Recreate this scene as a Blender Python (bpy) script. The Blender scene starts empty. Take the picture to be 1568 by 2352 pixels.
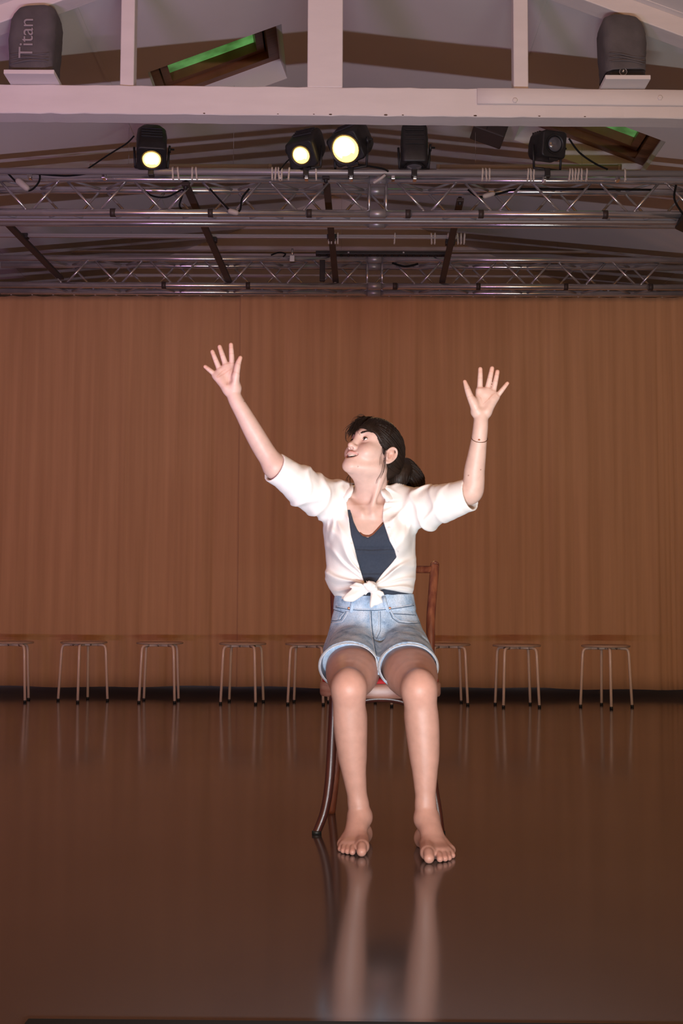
import bpy, bmesh, math, random
import numpy as np
from mathutils import Vector, Matrix

# ------------------------------------------------------------------ camera
SC = bpy.context.scene
COL = SC.collection
R = math.radians
CAM_H, FPX = 0.685, 2913.0
PITCH, ROLL = math.atan(218 / FPX), R(0.23)
cam_data = bpy.data.cameras.new('camera')
cam_data.sensor_fit = 'VERTICAL'
cam_data.sensor_height = 36.0
cam_data.lens = 36.0 * FPX / 2352.0
cam_data.clip_end = 100
cam = bpy.data.objects.new('camera', cam_data)
cam.matrix_world = (Matrix.Translation((0, 0, CAM_H)) @ Matrix.Rotation(math.pi / 2 + PITCH, 4, 'X')
                    @ Matrix.Rotation(ROLL, 4, 'Z'))
COL.objects.link(cam)
SC.camera = cam

# ------------------------------------------------------------------ world, lights, exposure
world = bpy.data.worlds.new('hall_ambient')
SC.world = world
world.use_nodes = True
bg = world.node_tree.nodes['Background']
bg.inputs[0].default_value = (1.0, 0.43, 0.10, 1)
bg.inputs[1].default_value = 1.4
SC.view_settings.view_transform = 'Standard'
SC.view_settings.look = 'None'
SC.view_settings.gamma = 1.0
SC.view_settings.use_curve_mapping = False
SC.view_settings.exposure = 0.24


def area_light(name, loc, direction, sx, sy, power, color, spread=180):
    d = bpy.data.lights.new(name, 'AREA')
    d.shape = 'RECTANGLE'
    d.size, d.size_y = sx, sy
    d.energy, d.color, d.spread = power, color, R(spread)
    o = bpy.data.objects.new(name, d)
    o.location = loc
    o.rotation_euler = Vector(direction).to_track_quat('-Z', 'Y').to_euler()
    COL.objects.link(o)
    return o


# three floor battens in front of the stage: (centre x, y, colour, power)
BATTENS = [(0.10, 1.45, 0.0, (0.87, 0.935, 1.0), 24.0, (-.006, 1.0, 0.56), 106),
           (-2.00, 1.45, 0.0, (0.76, 0.42, 1.0), 22.0, (-.06, 1.0, 0.66), 98),
           (1.25, 1.45, 0.0, (0.98, 1.0, 0.92), 9.0, (-.07, 1.0, 0.56), 106)]
for bx_, by_, bz_, bc_, bp_, bd_, bs_ in BATTENS:
    area_light('batten_light', (bx_, by_ + 0.055, 0.125), bd_, 0.96, 0.05, bp_, bc_, bs_)


# ------------------------------------------------------------------ geometry helpers
def ray(px, py):
    u, v = (px - 784) / FPX, (1176 - py) / FPX
    c, s = math.cos(ROLL), math.sin(ROLL)
    u, v = u * c - v * s, u * s + v * c
    return Vector((u, math.cos(PITCH) - v * math.sin(PITCH), math.sin(PITCH) + v * math.cos(PITCH)))


def at(px, py, Y):
    """a point seen at that place of the photograph, standing Y metres into the room"""
    r = ray(px, py)
    return Vector((0, 0, CAM_H)) + r * (Y / r.y)


class MB:
    """collects shapes that become one mesh object"""

    def __init__(self):
        self.v, self.f, self.sm = [], [], []

    def add(self, vs, fs, smooth=False):
        n = len(self.v)
        self.v += [tuple(p) for p in vs]
        self.f += [tuple(i + n for i in q) for q in fs]
        self.sm += [smooth] * len(fs)
        return self

    def box(self, c, s, rot=None, ch=0.0):
        """box of size s at centre c, edges chamfered by ch, rot a 3x3 / Euler matrix"""
        bm = bmesh.new()
        bmesh.ops.create_cube(bm, size=1.0)
        for w in bm.verts:
            w.co = Vector((w.co.x * s[0], w.co.y * s[1], w.co.z * s[2]))
        if ch > 0:
            bmesh.ops.bevel(bm, geom=bm.edges[:], offset=ch, segments=2, affect='EDGES', profile=0.5)
        m = rot if rot is not None else Matrix.Identity(3)
        c = Vector(c)
        bm.verts.index_update()
        vs = [m @ w.co + c for w in bm.verts]
        fs = [[w.index for w in q.verts] for q in bm.faces]
        bm.free()
        return self.add(vs, fs)

    def tube(self, pts, rad, n=10, cap=True, flat=1.0, up=None):
        pts = [Vector(p) for p in pts]
        m = len(pts)
        rs = [rad] * m if isinstance(rad, (int, float)) else list(rad)
        tang = []
        for i in range(m):
            a, b = pts[max(i - 1, 0)], pts[min(i + 1, m - 1)]
            t = b - a
            tang.append(t.normalized() if t.length > 1e-9 else Vector((0, 0, 1)))
        ref = Vector(up) if up is not None else (Vector((0, 0, 1)) if abs(tang[0].z) < .9 else Vector((1, 0, 0)))
        u = (ref - tang[0] * ref.dot(tang[0])).normalized()
        vs, fs = [], []
        for i in range(m):
            u = (u - tang[i] * u.dot(tang[i]))
            u = u.normalized() if u.length > 1e-6 else tang[i].orthogonal().normalized()
            w = tang[i].cross(u)
            for k in range(n):
                a = 2 * math.pi * k / n
                vs.append(pts[i] + (u * math.cos(a) * flat + w * math.sin(a)) * rs[i])
        for i in range(m - 1):
            for k in range(n):
                k2 = (k + 1) % n
                fs.append((i * n + k, i * n + k2, (i + 1) * n + k2, (i + 1) * n + k))
        self.add(vs, fs, True)
        if cap:
            b = len(self.v) - len(vs)
            self.f += [tuple(b + k for k in range(n - 1, -1, -1)), tuple(b + (m - 1) * n + k for k in range(n))]
            self.sm += [False, False]
        return self

    def lathe(self, prof, n=24, mat=None, cap=True):
        """profile [(r, z)] turned about z, moved by the 4x4 mat"""
        mat = mat or Matrix.Identity(4)
        vs, fs = [], []
        for r, z in prof:
            for k in range(n):
                a = 2 * math.pi * k / n
                vs.append(mat @ Vector((r * math.cos(a), r * math.sin(a), z)))
        for i in range(len(prof) - 1):
            for k in range(n):
                k2 = (k + 1) % n
                fs.append((i * n + k, i * n + k2, (i + 1) * n + k2, (i + 1) * n + k))
        self.add(vs, fs, True)
        if cap:
            b = len(self.v) - len(vs)
            self.f += [tuple(b + k for k in range(n - 1, -1, -1)), tuple(b + (len(prof) - 1) * n + k for k in range(n))]
            self.sm += [False, False]
        return self

    def loft(self, rings, cap=True):
        """list of rings (same count) skinned together"""
        n = len(rings[0])
        vs = [p for r in rings for p in r]
        fs = []
        for i in range(len(rings) - 1):
            for k in range(n):
                k2 = (k + 1) % n
                fs.append((i * n + k, i * n + k2, (i + 1) * n + k2, (i + 1) * n + k))
        self.add(vs, fs, True)
        if cap:
            b = len(self.v) - len(vs)
            self.f += [tuple(b + k for k in range(n - 1, -1, -1)), tuple(b + (len(rings) - 1) * n + k for k in range(n))]
            self.sm += [False, False]
        return self

    def build(self, name, mat, parent=None, origin=None, fix=True):
        me = bpy.data.meshes.new(name)
        o0 = Vector(origin) if origin is not None else Vector((0, 0, 0))
        if parent is not None and origin is None:
            o0 = world_loc(parent)
        me.from_pydata([Vector(p) - o0 for p in self.v], [], self.f)
        me.polygons.foreach_set('use_smooth', self.sm)
        me.materials.append(mat)
        if fix:
            bm = bmesh.new()
            bm.from_mesh(me)
            bmesh.ops.recalc_face_normals(bm, faces=bm.faces[:])
            bm.to_mesh(me)
            bm.free()
        me.update()
        ob = bpy.data.objects.new(name, me)
        COL.objects.link(ob)
        if parent is not None:
            ob.parent = parent
        elif origin is not None:
            ob.location = o0
        return ob


def world_loc(o):
    v = Vector((0, 0, 0))
    while o is not None:
        v = v + Vector(o.location)
        o = o.parent
    return v


def tag(o, label=None, cat=None, group=None, kind=None):
    for k, v in (('label', label), ('category', cat), ('group', group), ('kind', kind)):
        if v:
            o[k] = v
    return o


def thing(name, label, cat, loc=(0, 0, 0), group=None):
    o = bpy.data.objects.new(name, None)
    o.empty_display_size = 0.05
    o.location = loc
    COL.objects.link(o)
    return tag(o, label, cat, group)


def copy_tree(o, parent=None):
    c = o.copy()
    COL.objects.link(c)
    c.parent = parent
    for ch in list(o.children):
        copy_tree(ch, c)
    return c


# ------------------------------------------------------------------ materials
def mat(name, col, rough=0.6, metal=0.0, var=None, scale=8.0, detail=4.0, bump=0.0, bscale=None, stretch=(1, 1, 1),
        spec=0.5, emis=None, estr=0.0, sheen=0.0, coat=0.0, sss=0.0):
    m = bpy.data.materials.new(name)
    m.use_nodes = True
    nt = m.node_tree
    b = nt.nodes['Principled BSDF']
    b.inputs['Base Color'].default_value = (*col, 1)
    b.inputs['Roughness'].default_value = rough
    b.inputs['Metallic'].default_value = metal
    b.inputs['Specular IOR Level'].default_value = spec
    if sheen:
        b.inputs['Sheen Weight'].default_value = sheen
    if coat:
        b.inputs['Coat Weight'].default_value = coat
        b.inputs['Coat Roughness'].default_value = 0.15
    if sss:
        b.inputs['Subsurface Weight'].default_value = sss
        b.inputs['Subsurface Radius'].default_value = (0.012, 0.005, 0.003)
        b.inputs['Subsurface Scale'].default_value = 0.6
    if emis:
        b.inputs['Emission Color'].default_value = (*emis, 1)
        b.inputs['Emission Strength'].default_value = estr
    if var or bump:
        tc = nt.nodes.new('ShaderNodeTexCoord')
        mp = nt.nodes.new('ShaderNodeMapping')
        mp.inputs['Scale'].default_value = stretch
        nt.links.new(tc.outputs['Object'], mp.inputs[0])
        if var:
            n = nt.nodes.new('ShaderNodeTexNoise')
            n.inputs['Scale'].default_value = scale
            n.inputs['Detail'].default_value = detail
            r = nt.nodes.new('ShaderNodeValToRGB')
            r.color_ramp.elements[0].position, r.color_ramp.elements[1].position = 0.32, 0.68
            r.color_ramp.elements[0].color = (*var, 1)
            r.color_ramp.elements[1].color = (*col, 1)
            nt.links.new(mp.outputs[0], n.inputs['Vector'])
            nt.links.new(n.outputs['Fac'], r.inputs[0])
            nt.links.new(r.outputs[0], b.inputs['Base Color'])
        if bump:
            n2 = nt.nodes.new('ShaderNodeTexNoise')
            n2.inputs['Scale'].default_value = bscale or scale * 4
            n2.inputs['Detail'].default_value = 5
            bp = nt.nodes.new('ShaderNodeBump')
            bp.inputs['Strength'].default_value = bump
            bp.inputs['Distance'].default_value = 0.01
            nt.links.new(mp.outputs[0], n2.inputs['Vector'])
            nt.links.new(n2.outputs['Fac'], bp.inputs['Height'])
            nt.links.new(bp.outputs[0], b.inputs['Normal'])
    return m


M = dict(  # shared materials
    ceiling=mat('ceiling_paint', (0.70, 0.66, 0.63), 0.9, var=(0.66, 0.62, 0.59), scale=1.5),
    beam=mat('white_painted_timber', (0.70, 0.66, 0.64), 0.6, var=(0.66, 0.62, 0.60), scale=3, stretch=(1, 5, 5), bump=0.06, bscale=12),
    wall=mat('wall_paint', (0.62, 0.56, 0.52), 0.9, var=(0.57, 0.51, 0.47), scale=2),
    dark=mat('dark_void_wall', (0.012, 0.010, 0.009), 0.9),
    alu=mat('brushed_aluminium', (0.62, 0.61, 0.63), 0.22, 0.8, var=(0.52, 0.51, 0.53), scale=14),
    alu_dull=mat('dull_aluminium', (0.42, 0.41, 0.42), 0.42, 0.6),
    rail=mat('grey_rail', (0.36, 0.345, 0.35), 0.42, 0.4),
    black=mat('black_metal', (0.012, 0.011, 0.011), 0.5, var=(0.02, 0.018, 0.018), scale=30),
    blackbar=mat('dark_bar', (0.045, 0.032, 0.028), 0.55),
    cable=mat('black_rubber', (0.008, 0.008, 0.008), 0.8, spec=.2),
    grey_cable=mat('pale_plastic', (0.50, 0.46, 0.42), 0.5),
    peg=mat('clothes_peg_plastic', (0.60, 0.53, 0.45), 0.5),
    chrome=mat('chrome', (0.75, 0.75, 0.76), 0.14, 1.0),
    lens_on=mat('lit_lens', (1.0, 0.85, 0.5), 0.3, emis=(1.0, 0.50, 0.10), estr=3.0),
    lens_hot=mat('lit_lens_core', (1.0, 0.9, 0.6), 0.3, emis=(1.0, 0.78, 0.36), estr=5.0),
    lens_off=mat('grey_glass_lens', (0.10, 0.10, 0.11), 0.08, 0.0, spec=0.9, coat=1.0),
    cover=mat('grey_nylon_cover', (0.105, 0.095, 0.098), 0.75, var=(0.075, 0.068, 0.070), scale=9, bump=0.3, bscale=40),
    cover_text=mat('pale_print', (0.30, 0.27, 0.28), 0.7),
    velux_wood=mat('varnished_pine', (0.22, 0.085, 0.032), 0.4, var=(0.14, 0.05, 0.018), scale=6, stretch=(1, 12, 1)),
    tube_lamp=mat('unlit_tube_housing', (0.42, 0.37, 0.34), 0.5),
    gasket=mat('black_gasket', (0.01, 0.012, 0.01), 0.5),
    rust=mat('rust_chip', (0.10, 0.055, 0.035), 0.8),
)


def floor_material():
    m = bpy.data.materials.new('polished_dance_floor')
    m.use_nodes = True
    nt = m.node_tree
    b = nt.nodes['Principled BSDF']
    tc = nt.nodes.new('ShaderNodeTexCoord')
    n = nt.nodes.new('ShaderNodeTexNoise')
    n.inputs['Scale'].default_value = 1.3
    n.inputs['Detail'].default_value = 6
    r = nt.nodes.new('ShaderNodeValToRGB')
    r.color_ramp.elements[0].position, r.color_ramp.elements[1].position = .3, .7
    r.color_ramp.elements[0].color = (0.050, 0.042, 0.043, 1)
    r.color_ramp.elements[1].color = (0.066, 0.054, 0.054, 1)
    n2 = nt.nodes.new('ShaderNodeTexNoise')
    n2.inputs['Scale'].default_value = 2.2
    n2.inputs['Detail'].default_value = 8
    r2 = nt.nodes.new('ShaderNodeMapRange')
    r2.inputs['From Min'].default_value, r2.inputs['From Max'].default_value = .3, .75
    r2.inputs['To Min'].default_value, r2.inputs['To Max'].default_value = 0.105, 0.145
    nt.links.new(tc.outputs['Object'], n.inputs['Vector'])
    nt.links.new(tc.outputs['Object'], n2.inputs['Vector'])
    nt.links.new(n.outputs['Fac'], r.inputs[0])
    nt.links.new(n2.outputs['Fac'], r2.inputs['Value'])
    nt.links.new(r.outputs[0], b.inputs['Base Color'])
    nt.links.new(r2.outputs[0], b.inputs['Roughness'])
    b.inputs['Specular IOR Level'].default_value = 0.5
    return m


def curtain_material(name, a, c):
    m = bpy.data.materials.new(name)
    m.use_nodes = True
    nt = m.node_tree
    b = nt.nodes['Principled BSDF']
    b.inputs['Roughness'].default_value = 0.85
    b.inputs['Sheen Weight'].default_value = 0.15
    tc = nt.nodes.new('ShaderNodeTexCoord')
    mp = nt.nodes.new('ShaderNodeMapping')
    mp.inputs['Scale'].default_value = (9, 1, 0.25)
    n = nt.nodes.new('ShaderNodeTexNoise')
    n.inputs['Scale'].default_value = 2.0
    n.inputs['Detail'].default_value = 5
    r = nt.nodes.new('ShaderNodeValToRGB')
    r.color_ramp.elements[0].position, r.color_ramp.elements[1].position = .3, .7
    r.color_ramp.elements[0].color = (*a, 1)
    r.color_ramp.elements[1].color = (*c, 1)
    nt.links.new(tc.outputs['Object'], mp.inputs[0])
    nt.links.new(mp.outputs[0], n.inputs['Vector'])
    nt.links.new(n.outputs['Fac'], r.inputs[0])
    nt.links.new(r.outputs[0], b.inputs['Base Color'])
    return m


def pane_material():
    """daylight filtered by leaves behind a roof window"""
    m = bpy.data.materials.new('leafy_daylight_pane')
    m.use_nodes = True
    nt = m.node_tree
    b = nt.nodes['Principled BSDF']
    b.inputs['Base Color'].default_value = (0.03, 0.05, 0.03, 1)
    b.inputs['Roughness'].default_value = 0.05
    tc = nt.nodes.new('ShaderNodeTexCoord')
    n = nt.nodes.new('ShaderNodeTexNoise')
    n.inputs['Scale'].default_value = 5
    n.inputs['Detail'].default_value = 3
    r = nt.nodes.new('ShaderNodeValToRGB')
    r.color_ramp.elements[0].position, r.color_ramp.elements[1].position = .35, .7
    r.color_ramp.elements[0].color = (0.03, 0.08, 0.018, 1)
    r.color_ramp.elements[1].color = (0.09, 0.26, 0.07, 1)
    nt.links.new(tc.outputs['Object'], n.inputs['Vector'])
    nt.links.new(n.outputs['Fac'], r.inputs[0])
    nt.links.new(r.outputs[0], b.inputs['Emission Color'])
    b.inputs['Emission Strength'].default_value = 1.0
    return m


M['floor'] = floor_material()
M['curtain'] = curtain_material('brown_curtain_cloth', (0.49, 0.270, 0.130), (0.61, 0.345, 0.175))
M['pane'] = pane_material()

# ------------------------------------------------------------------ the room
XW, YF, YB = 4.3, -2.0, 11.6          # half width, front opening, back wall
ZR, SL, XR = 4.52, 0.38, -0.09        # ridge height, roof slope, ridge position


def zc(x):
    return ZR - SL * abs(x - XR)


fl = MB().box((0, (YF + YB) / 2, -0.05), (2 * XW, YB - YF, 0.10)).build('floor', M['floor'])
tag(fl, kind='structure')
wb = MB()
wb.add([(-XW, YB, 0), (XW, YB, 0), (XW, YB, zc(XW)), (XR, YB, ZR), (-XW, YB, zc(-XW)),
        (-XW, YB + .1, 0), (XW, YB + .1, 0), (XW, YB + .1, zc(XW)), (XR, YB + .1, ZR), (-XW, YB + .1, zc(-XW))],
       [(0, 1, 2, 3, 4), (9, 8, 7, 6, 5), (0, 5, 6, 1), (1, 6, 7, 2), (2, 7, 8, 3), (3, 8, 9, 4), (4, 9, 5, 0)])
tag(wb.build('wall_back', M['wall']), kind='structure')
for s, nm in ((-1, 'wall_left'), (1, 'wall_right')):
    tag(MB().box((s * (XW + .05), (YF + YB) / 2, zc(s * XW) / 2), (.1, YB - YF, zc(s * XW))).build(nm, M['wall']), kind='structure')

# ceiling: two slopes with a real opening for each roof window
SKY = {-1: (0.392, 1.25, 7.86, 8.70), 1: (1.22, 2.09, 8.00, 8.85)}    # distance to the side, depth
cl = MB()
for s in (-1, 1):
    x0, x1, y0, y1 = SKY[s]
    for xa, xb, ya, yb in ((s * XR, x0, YF, YB), (x1, XW + .1, YF, YB), (x0, x1, YF, y0), (x0, x1, y1, YB)):
        q = [(s * xa, ya, zc(s * xa)), (s * xb, ya, zc(s * xb)), (s * xb, yb, zc(s * xb)), (s * xa, yb, zc(s * xa))]
        q += [(a, b, c + .06) for a, b, c in q]
        cl.add(q, [(0, 1, 2, 3), (7, 6, 5, 4), (0, 4, 5, 1), (1, 5, 6, 2), (2, 6, 7, 3), (3, 7, 4, 0)])
ceil_ob = cl.build('ceiling', M['ceiling'])
tag(ceil_ob, kind='structure')
# joint strips that run along the slopes
for x in (-1.482, 1.124, -2.75, 2.75):
    s = 1 if x > 0 else -1
    ang = Matrix.Rotation(math.atan(SL) * s, 3, 'Y')
    MB().box((x, 7.6, zc(x) - .003), (.022, 7.6, .006), ang).build('joint_strip', M['ceiling'], ceil_ob)

# roof windows
for i, s in enumerate((-1, 1)):
    x0, x1, y0, y1 = SKY[s]
    D = 0.262
    win = bpy.data.objects.new('window_%d' % (i + 1), None)
    win.location = (s * (x0 + x1) / 2, (y0 + y1) / 2, zc(s * (x0 + x1) / 2))
    COL.objects.link(win)
    tag(win, ('roof window in a white reveal with pine frame, left of the king post',
              'roof window with pine frame above the right end of the truss')[i], None, kind='structure')
    nx, nz = s * math.sin(math.atan(SL)), math.cos(math.atan(SL))
    t = 0.025

    def P(x, y, d):
        return (s * x + nx * d, y, zc(s * x) + nz * d)

    def slab(x0, x1, y0, y1, d0, d1, name, m, parent=win):
        q = [P(x0, y0, d0), P(x1, y0, d0), P(x1, y1, d0), P(x0, y1, d0)]
        q += [P(x0, y0, d1), P(x1, y0, d1), P(x1, y1, d1), P(x0, y1, d1)]
        return MB().add(q, [(0, 1, 2, 3), (7, 6, 5, 4), (0, 4, 5, 1), (1, 5, 6, 2), (2, 6, 7, 3), (3, 7, 4, 0)]).build(name, m, parent)

    e = .004
    slab(x0 - .13, x0 + e, y0 - .1, y1 + .1, .001, D, 'reveal', M['ceiling'])
    slab(x1 - e, x1 + .13, y0 - .1, y1 + .1, .001, D, 'reveal', M['ceiling'])
    slab(x0, x1, y0 - .1, y0 + e, .001, D, 'reveal', M['ceiling'])
    slab(x0, x1, y1 - e, y1 + .1, .001, D, 'reveal', M['ceiling'])
    fw = 0.075
    fr = MB()
    for a in ((x0, x0 + fw, y0, y1), (x1 - fw, x1, y0, y1), (x0 + fw, x1 - fw, y0, y0 + fw), (x0 + fw, x1 - fw, y1 - fw, y1)):
        slab(*a, D - .11, D + .02, 'frame_rail', M['velux_wood'])
    sw = fw + .012
    for a in ((x0 + sw, x0 + sw + .05, y0 + sw, y1 - sw), (x1 - sw - .05, x1 - sw, y0 + sw, y1 - sw),
              (x0 + sw + .05, x1 - sw - .05, y0 + sw, y0 + sw + .05), (x0 + sw + .05, x1 - sw - .05, y1 - sw - .05, y1 - sw)):
        slab(*a, D - .06, D + .03, 'sash_rail', M['velux_wood'])
    g = sw + .05
    slab(x0 + g, x1 - g, y0 + g, y1 - g, D + .005, D + .012, 'pane', M['pane'])
    slab(x0 - .1, x1 + .1, y0 - .1, y1 + .1, D + .03, D + .035, 'flashing', M['gasket'])

# ------------------------------------------------------------------ timber roof truss
YBM = 6.50                                             # front face of the tie beam
lt, rt = at(0, 193, YBM), at(1568, 207, YBM)
lb, rb = at(0, 259, YBM), at(1568, 272, YBM)


def lin(a, b, x):
    t = (x - a.x) / (b.x - a.x)
    return a.z + (b.z - a.z) * t


BD = 0.13


def beam_piece(mb, xa, xb, y0, y1, top, bot, nseg=1, wob=0.0, seed=0):
    rnd = random.Random(seed)
    rings = []
    for i in range(nseg + 1):
        x = xa + (xb - xa) * i / nseg
        w = lambda: (rnd.random() - .5) * wob
        zt, zb = top(x) + w(), bot(x) + w()
        e = .004
        yy0, yy1 = y0 + w(), y1
        rings.append([(x, yy0 + e, zt), (x, yy1 - e, zt), (x, yy1, zt - e), (x, yy1, zb + e), (x, yy1 - e, zb), (x, yy0 + e, zb + w() * .5),
                      (x, yy0, zb + e), (x, yy0, zt - e)])
    mb.loft(rings)
    return mb


frame = thing('timber_roof_truss', 'white painted timber roof truss spanning the hall above the stage lights', 'roof truss', (XR, YBM + BD / 2, 3.25))
ztop = lambda x: lin(lt, rt, x)
zbot = lambda x: lin(lb, rb, x)
tb = beam_piece(MB(), -2.72, 2.60, YBM, YBM + BD, ztop, zbot, 90, .0035, 3).build('tie_beam', M['beam'], frame)
for p in tb.data.polygons:
    p.use_smooth = False
# plank bolted on the right half
pk = beam_piece(MB(), at(1095, 210, YBM).x, 2.60, YBM - .022, YBM, lambda x: ztop(x) - .006, lambda x: ztop(x) - .006 - (.085 if x > 0 else .085), 12, .002, 5)
plank = pk.build('face_plank', M['beam'], frame)
for px, py in ((1182, 231), (1515, 225)):
    c = at(px, py, YBM - .022)
    MB().lathe([(.014, 0), (.014, .006), (.010, .009)], 6, Matrix.Translation(c) @ Matrix.Rotation(math.pi / 2, 4, 'X')).build('bolt_head', M['beam'], plank)
# chips in the paint along the lower arris
rnd = random.Random(7)
for px in (472, 722, 886, 925, 1090, 1236, 1340, 1545, 640, 760):
    c = at(px, 0, YBM)
    z = zbot(c.x)
    s = .006 + rnd.random() * .008
    MB().lathe([(s, 0), (s * .7, .002)], 5, Matrix.Translation((c.x, YBM + .0005, z + .006)) @ Matrix.Rotation(math.pi / 2, 4, 'X') @ Matrix.Scale(.45, 4, (0, 1, 0))).build('paint_chip', M['rust'], frame)
for x0, x1, nm, dp in ((275, 307, 'strut', .09), (706, 787, 'king_post', .13), (1180, 1214, 'strut', .09)):
    a, b = at(x0, 100, YBM).x, at(x1, 100, YBM).x
    w = b - a
    zt = zc((a + b) / 2) - .02
    zb = ztop((a + b) / 2) - .002
    post = MB().box(((a + b) / 2, YBM + BD / 2, (zt + zb) / 2), (w, dp, zt - zb), None, .006)
    post.build(nm, M['beam'], frame)
for s in (-1, 1):
    L = XW + .05 - s * XR
    ang = Matrix.Rotation(math.atan(SL) * s, 3, 'Y')
    ln = L / math.cos(math.atan(SL))
    mid = Vector((XR + s * L / 2, YBM + BD / 2, ZR - SL * L / 2 - .052))
    MB().box(mid, (ln, BD, .095), ang, .005).build('rafter', M['beam'], frame)
    MB().box(mid + Vector((0, -.01, .055)), (ln, BD + .07, .012), ang, .003).build('rafter_lath', M['beam'], frame)

# ------------------------------------------------------------------ lighting trusses
TR = .0235


def make_truss(name, label, Y, ytop, ybot, joint, lstart, rstart, per, rings_px):
    zt, zb = at(784, ytop, Y).z, at(784, ybot, Y).z
    s = zt - zb
    fx = lambda px: (px - 784) / FPX * Y * 1.018
    root = thing(name, label, 'truss', (0, Y + s / 2, zb))
    xs0, xs1 = -2.66, 2.66
    xj = [fx(p) for p in joint]
    for yy in (Y, Y + s):
        for z in (zt, zb):
            for a, b in ((xs0, (xj[0] + xj[1]) / 2), ((xj[0] + xj[1]) / 2, xs1)):
                MB().tube([(a, yy, z), (b, yy, z)], TR, 14).build('chord', M['alu'], root)
            xm = (xj[0] + xj[1]) / 2
            MB().tube([(xm - .05, yy, z), (xm + .05, yy, z)], TR + .006, 14).build('coupler', M['alu_dull'], root)
    # nodes of the zigzag
    tops = []
    p = lstart
    while fx(p) > xs0 + .1:
        tops.append(p)
        p -= per
    tops = tops[::-1]
    p = rstart
    while fx(p) < xs1 - .25:
        tops.append(p)
        p += per
    br = []
    for p in tops:
        a, b, c, d = fx(p), fx(p + .415 * per), fx(p + .495 * per), fx(p + .88 * per)
        br.append((a, b, 1))
        if not (fx(joint[0]) - .02 < c < fx(joint[1]) + .02) and not (c < fx(joint[0]) < d):
            br.append((c, d, 0))
    h2 = fx(784 + per * .5)
    for a, b, down in br:
        p0, p1 = (zt - TR * .6, zb + TR * .6) if down else (zb + TR * .6, zt - TR * .6)
        MB().tube([(a, Y, p0), (b, Y, p1)], .0085, 8).build('brace', M['alu'], root)
        if abs(a + h2) < 2.6 and abs(b + h2) < 2.6:
            MB().tube([(a + h2, Y + s, p0), (b + h2, Y + s, p1)], .0085, 8).build('brace', M['alu_dull'], root)
        y0, y1 = (Y + TR * .6, Y + s - TR * .6) if down else (Y + s - TR * .6, Y + TR * .6)
        MB().tube([(a, y0, zb), (b, y1, zb)], .0085, 6).build('brace', M['alu_dull'], root)
        MB().tube([(a, y0, zt), (b, y1, zt)], .0085, 6).build('brace', M['alu_dull'], root)
    for x in xj:
        for yy in (Y, Y + s):
            MB().tube([(x, yy, zb), (x, yy, zt)], .0085, 8).build('end_strut', M['alu'], root)
    for px in rings_px:
        x = fx(px)
        MB().tube([(x - .016, Y, zb), (x + .016, Y, zb)], TR + .004, 14).build('clamp_ring', M['blackbar'], root)
    return root, zt, zb, s, fx


YT, YT2 = 7.90, 9.52
tr1, z1t, z1b, s1, fx1 = make_truss('lighting_truss', 'aluminium box truss just below the lit stage lamps, nearer of the two',
                                    YT, 413, 490.5, (845, 884), 770, 909, 155.5, (255, 480, 707, 934, 1102, 1388))
tr2, z2t, z2b, s2, fx2 = make_truss('lighting_truss', 'aluminium box truss directly above the curtain top, farther of the two',
                                    YT2, 595.5, 657, (841, 875), 719, 900, 126, (375, 568, 904, 1095, 1296, 1490))

# lamp pipe above the near truss, rail under it
YP = 7.74
pz = at(784, 396, YP).z
pipe = thing('lamp_pipe', 'grey steel pipe carrying the stage lamps along the near truss', 'pipe', (0, YP, pz))
MB().tube([(-2.6, YP, pz), (2.5, YP, pz)], .0195, 14).build('tube', M['rail'], pipe)
for px in (232, 640, 700, 803, 900, 950, 1250, 1420, 60):
    x = (px - 784) / FPX * YP * 1.018
    mb = MB().box((x, YP + .02, pz - .032), (.022, .06, .022), None, .002)
    mb.tube([(x, YP + .045, pz - .03), (x, YP + .1, z1t + .034)], .006, 8)
    mb.build('hook_clamp', M['chrome'], pipe)
z = at(784, 506, 8.02).z
lr = thing('curtain_track', 'grey double track slung under the near truss', 'track', (0, 8.02, z))
MB().box((0, 8.02, z), (6.2, .045, .034), None, .004).build('track_body', M['rail'], lr)
MB().box((0, 7.985, z - .013), (6.2, .012, .008), None, .002).build('track_lip', M['alu_dull'], lr)
for px in (180, 560, 980, 1330):
    x = (px - 784) / FPX * 8.02 * 1.018
    MB().box((x, 8.02, (z + z1b) / 2), (.03, .012, abs(z1b - z)), None, .002).build('hanger', M['rail'], lr)
z = at(784, 544, 8.80).z
mr = thing('curtain_track', 'thin grey track resting across the dark bars between the two trusses', 'track', (-1, 8.8, z))
xe = at(1052, 544, 8.8).x
MB().box(((xe - 2.9) / 2, 8.80, z), (2.9 + xe, .03, .026), None, .003).build('track_body', M['rail'], mr)
MB().box(((xe - 2.9) / 2, 8.78, z - .011), (2.9 + xe, .008, .006), None, .001).build('track_lip', M['alu_dull'], mr)

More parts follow.
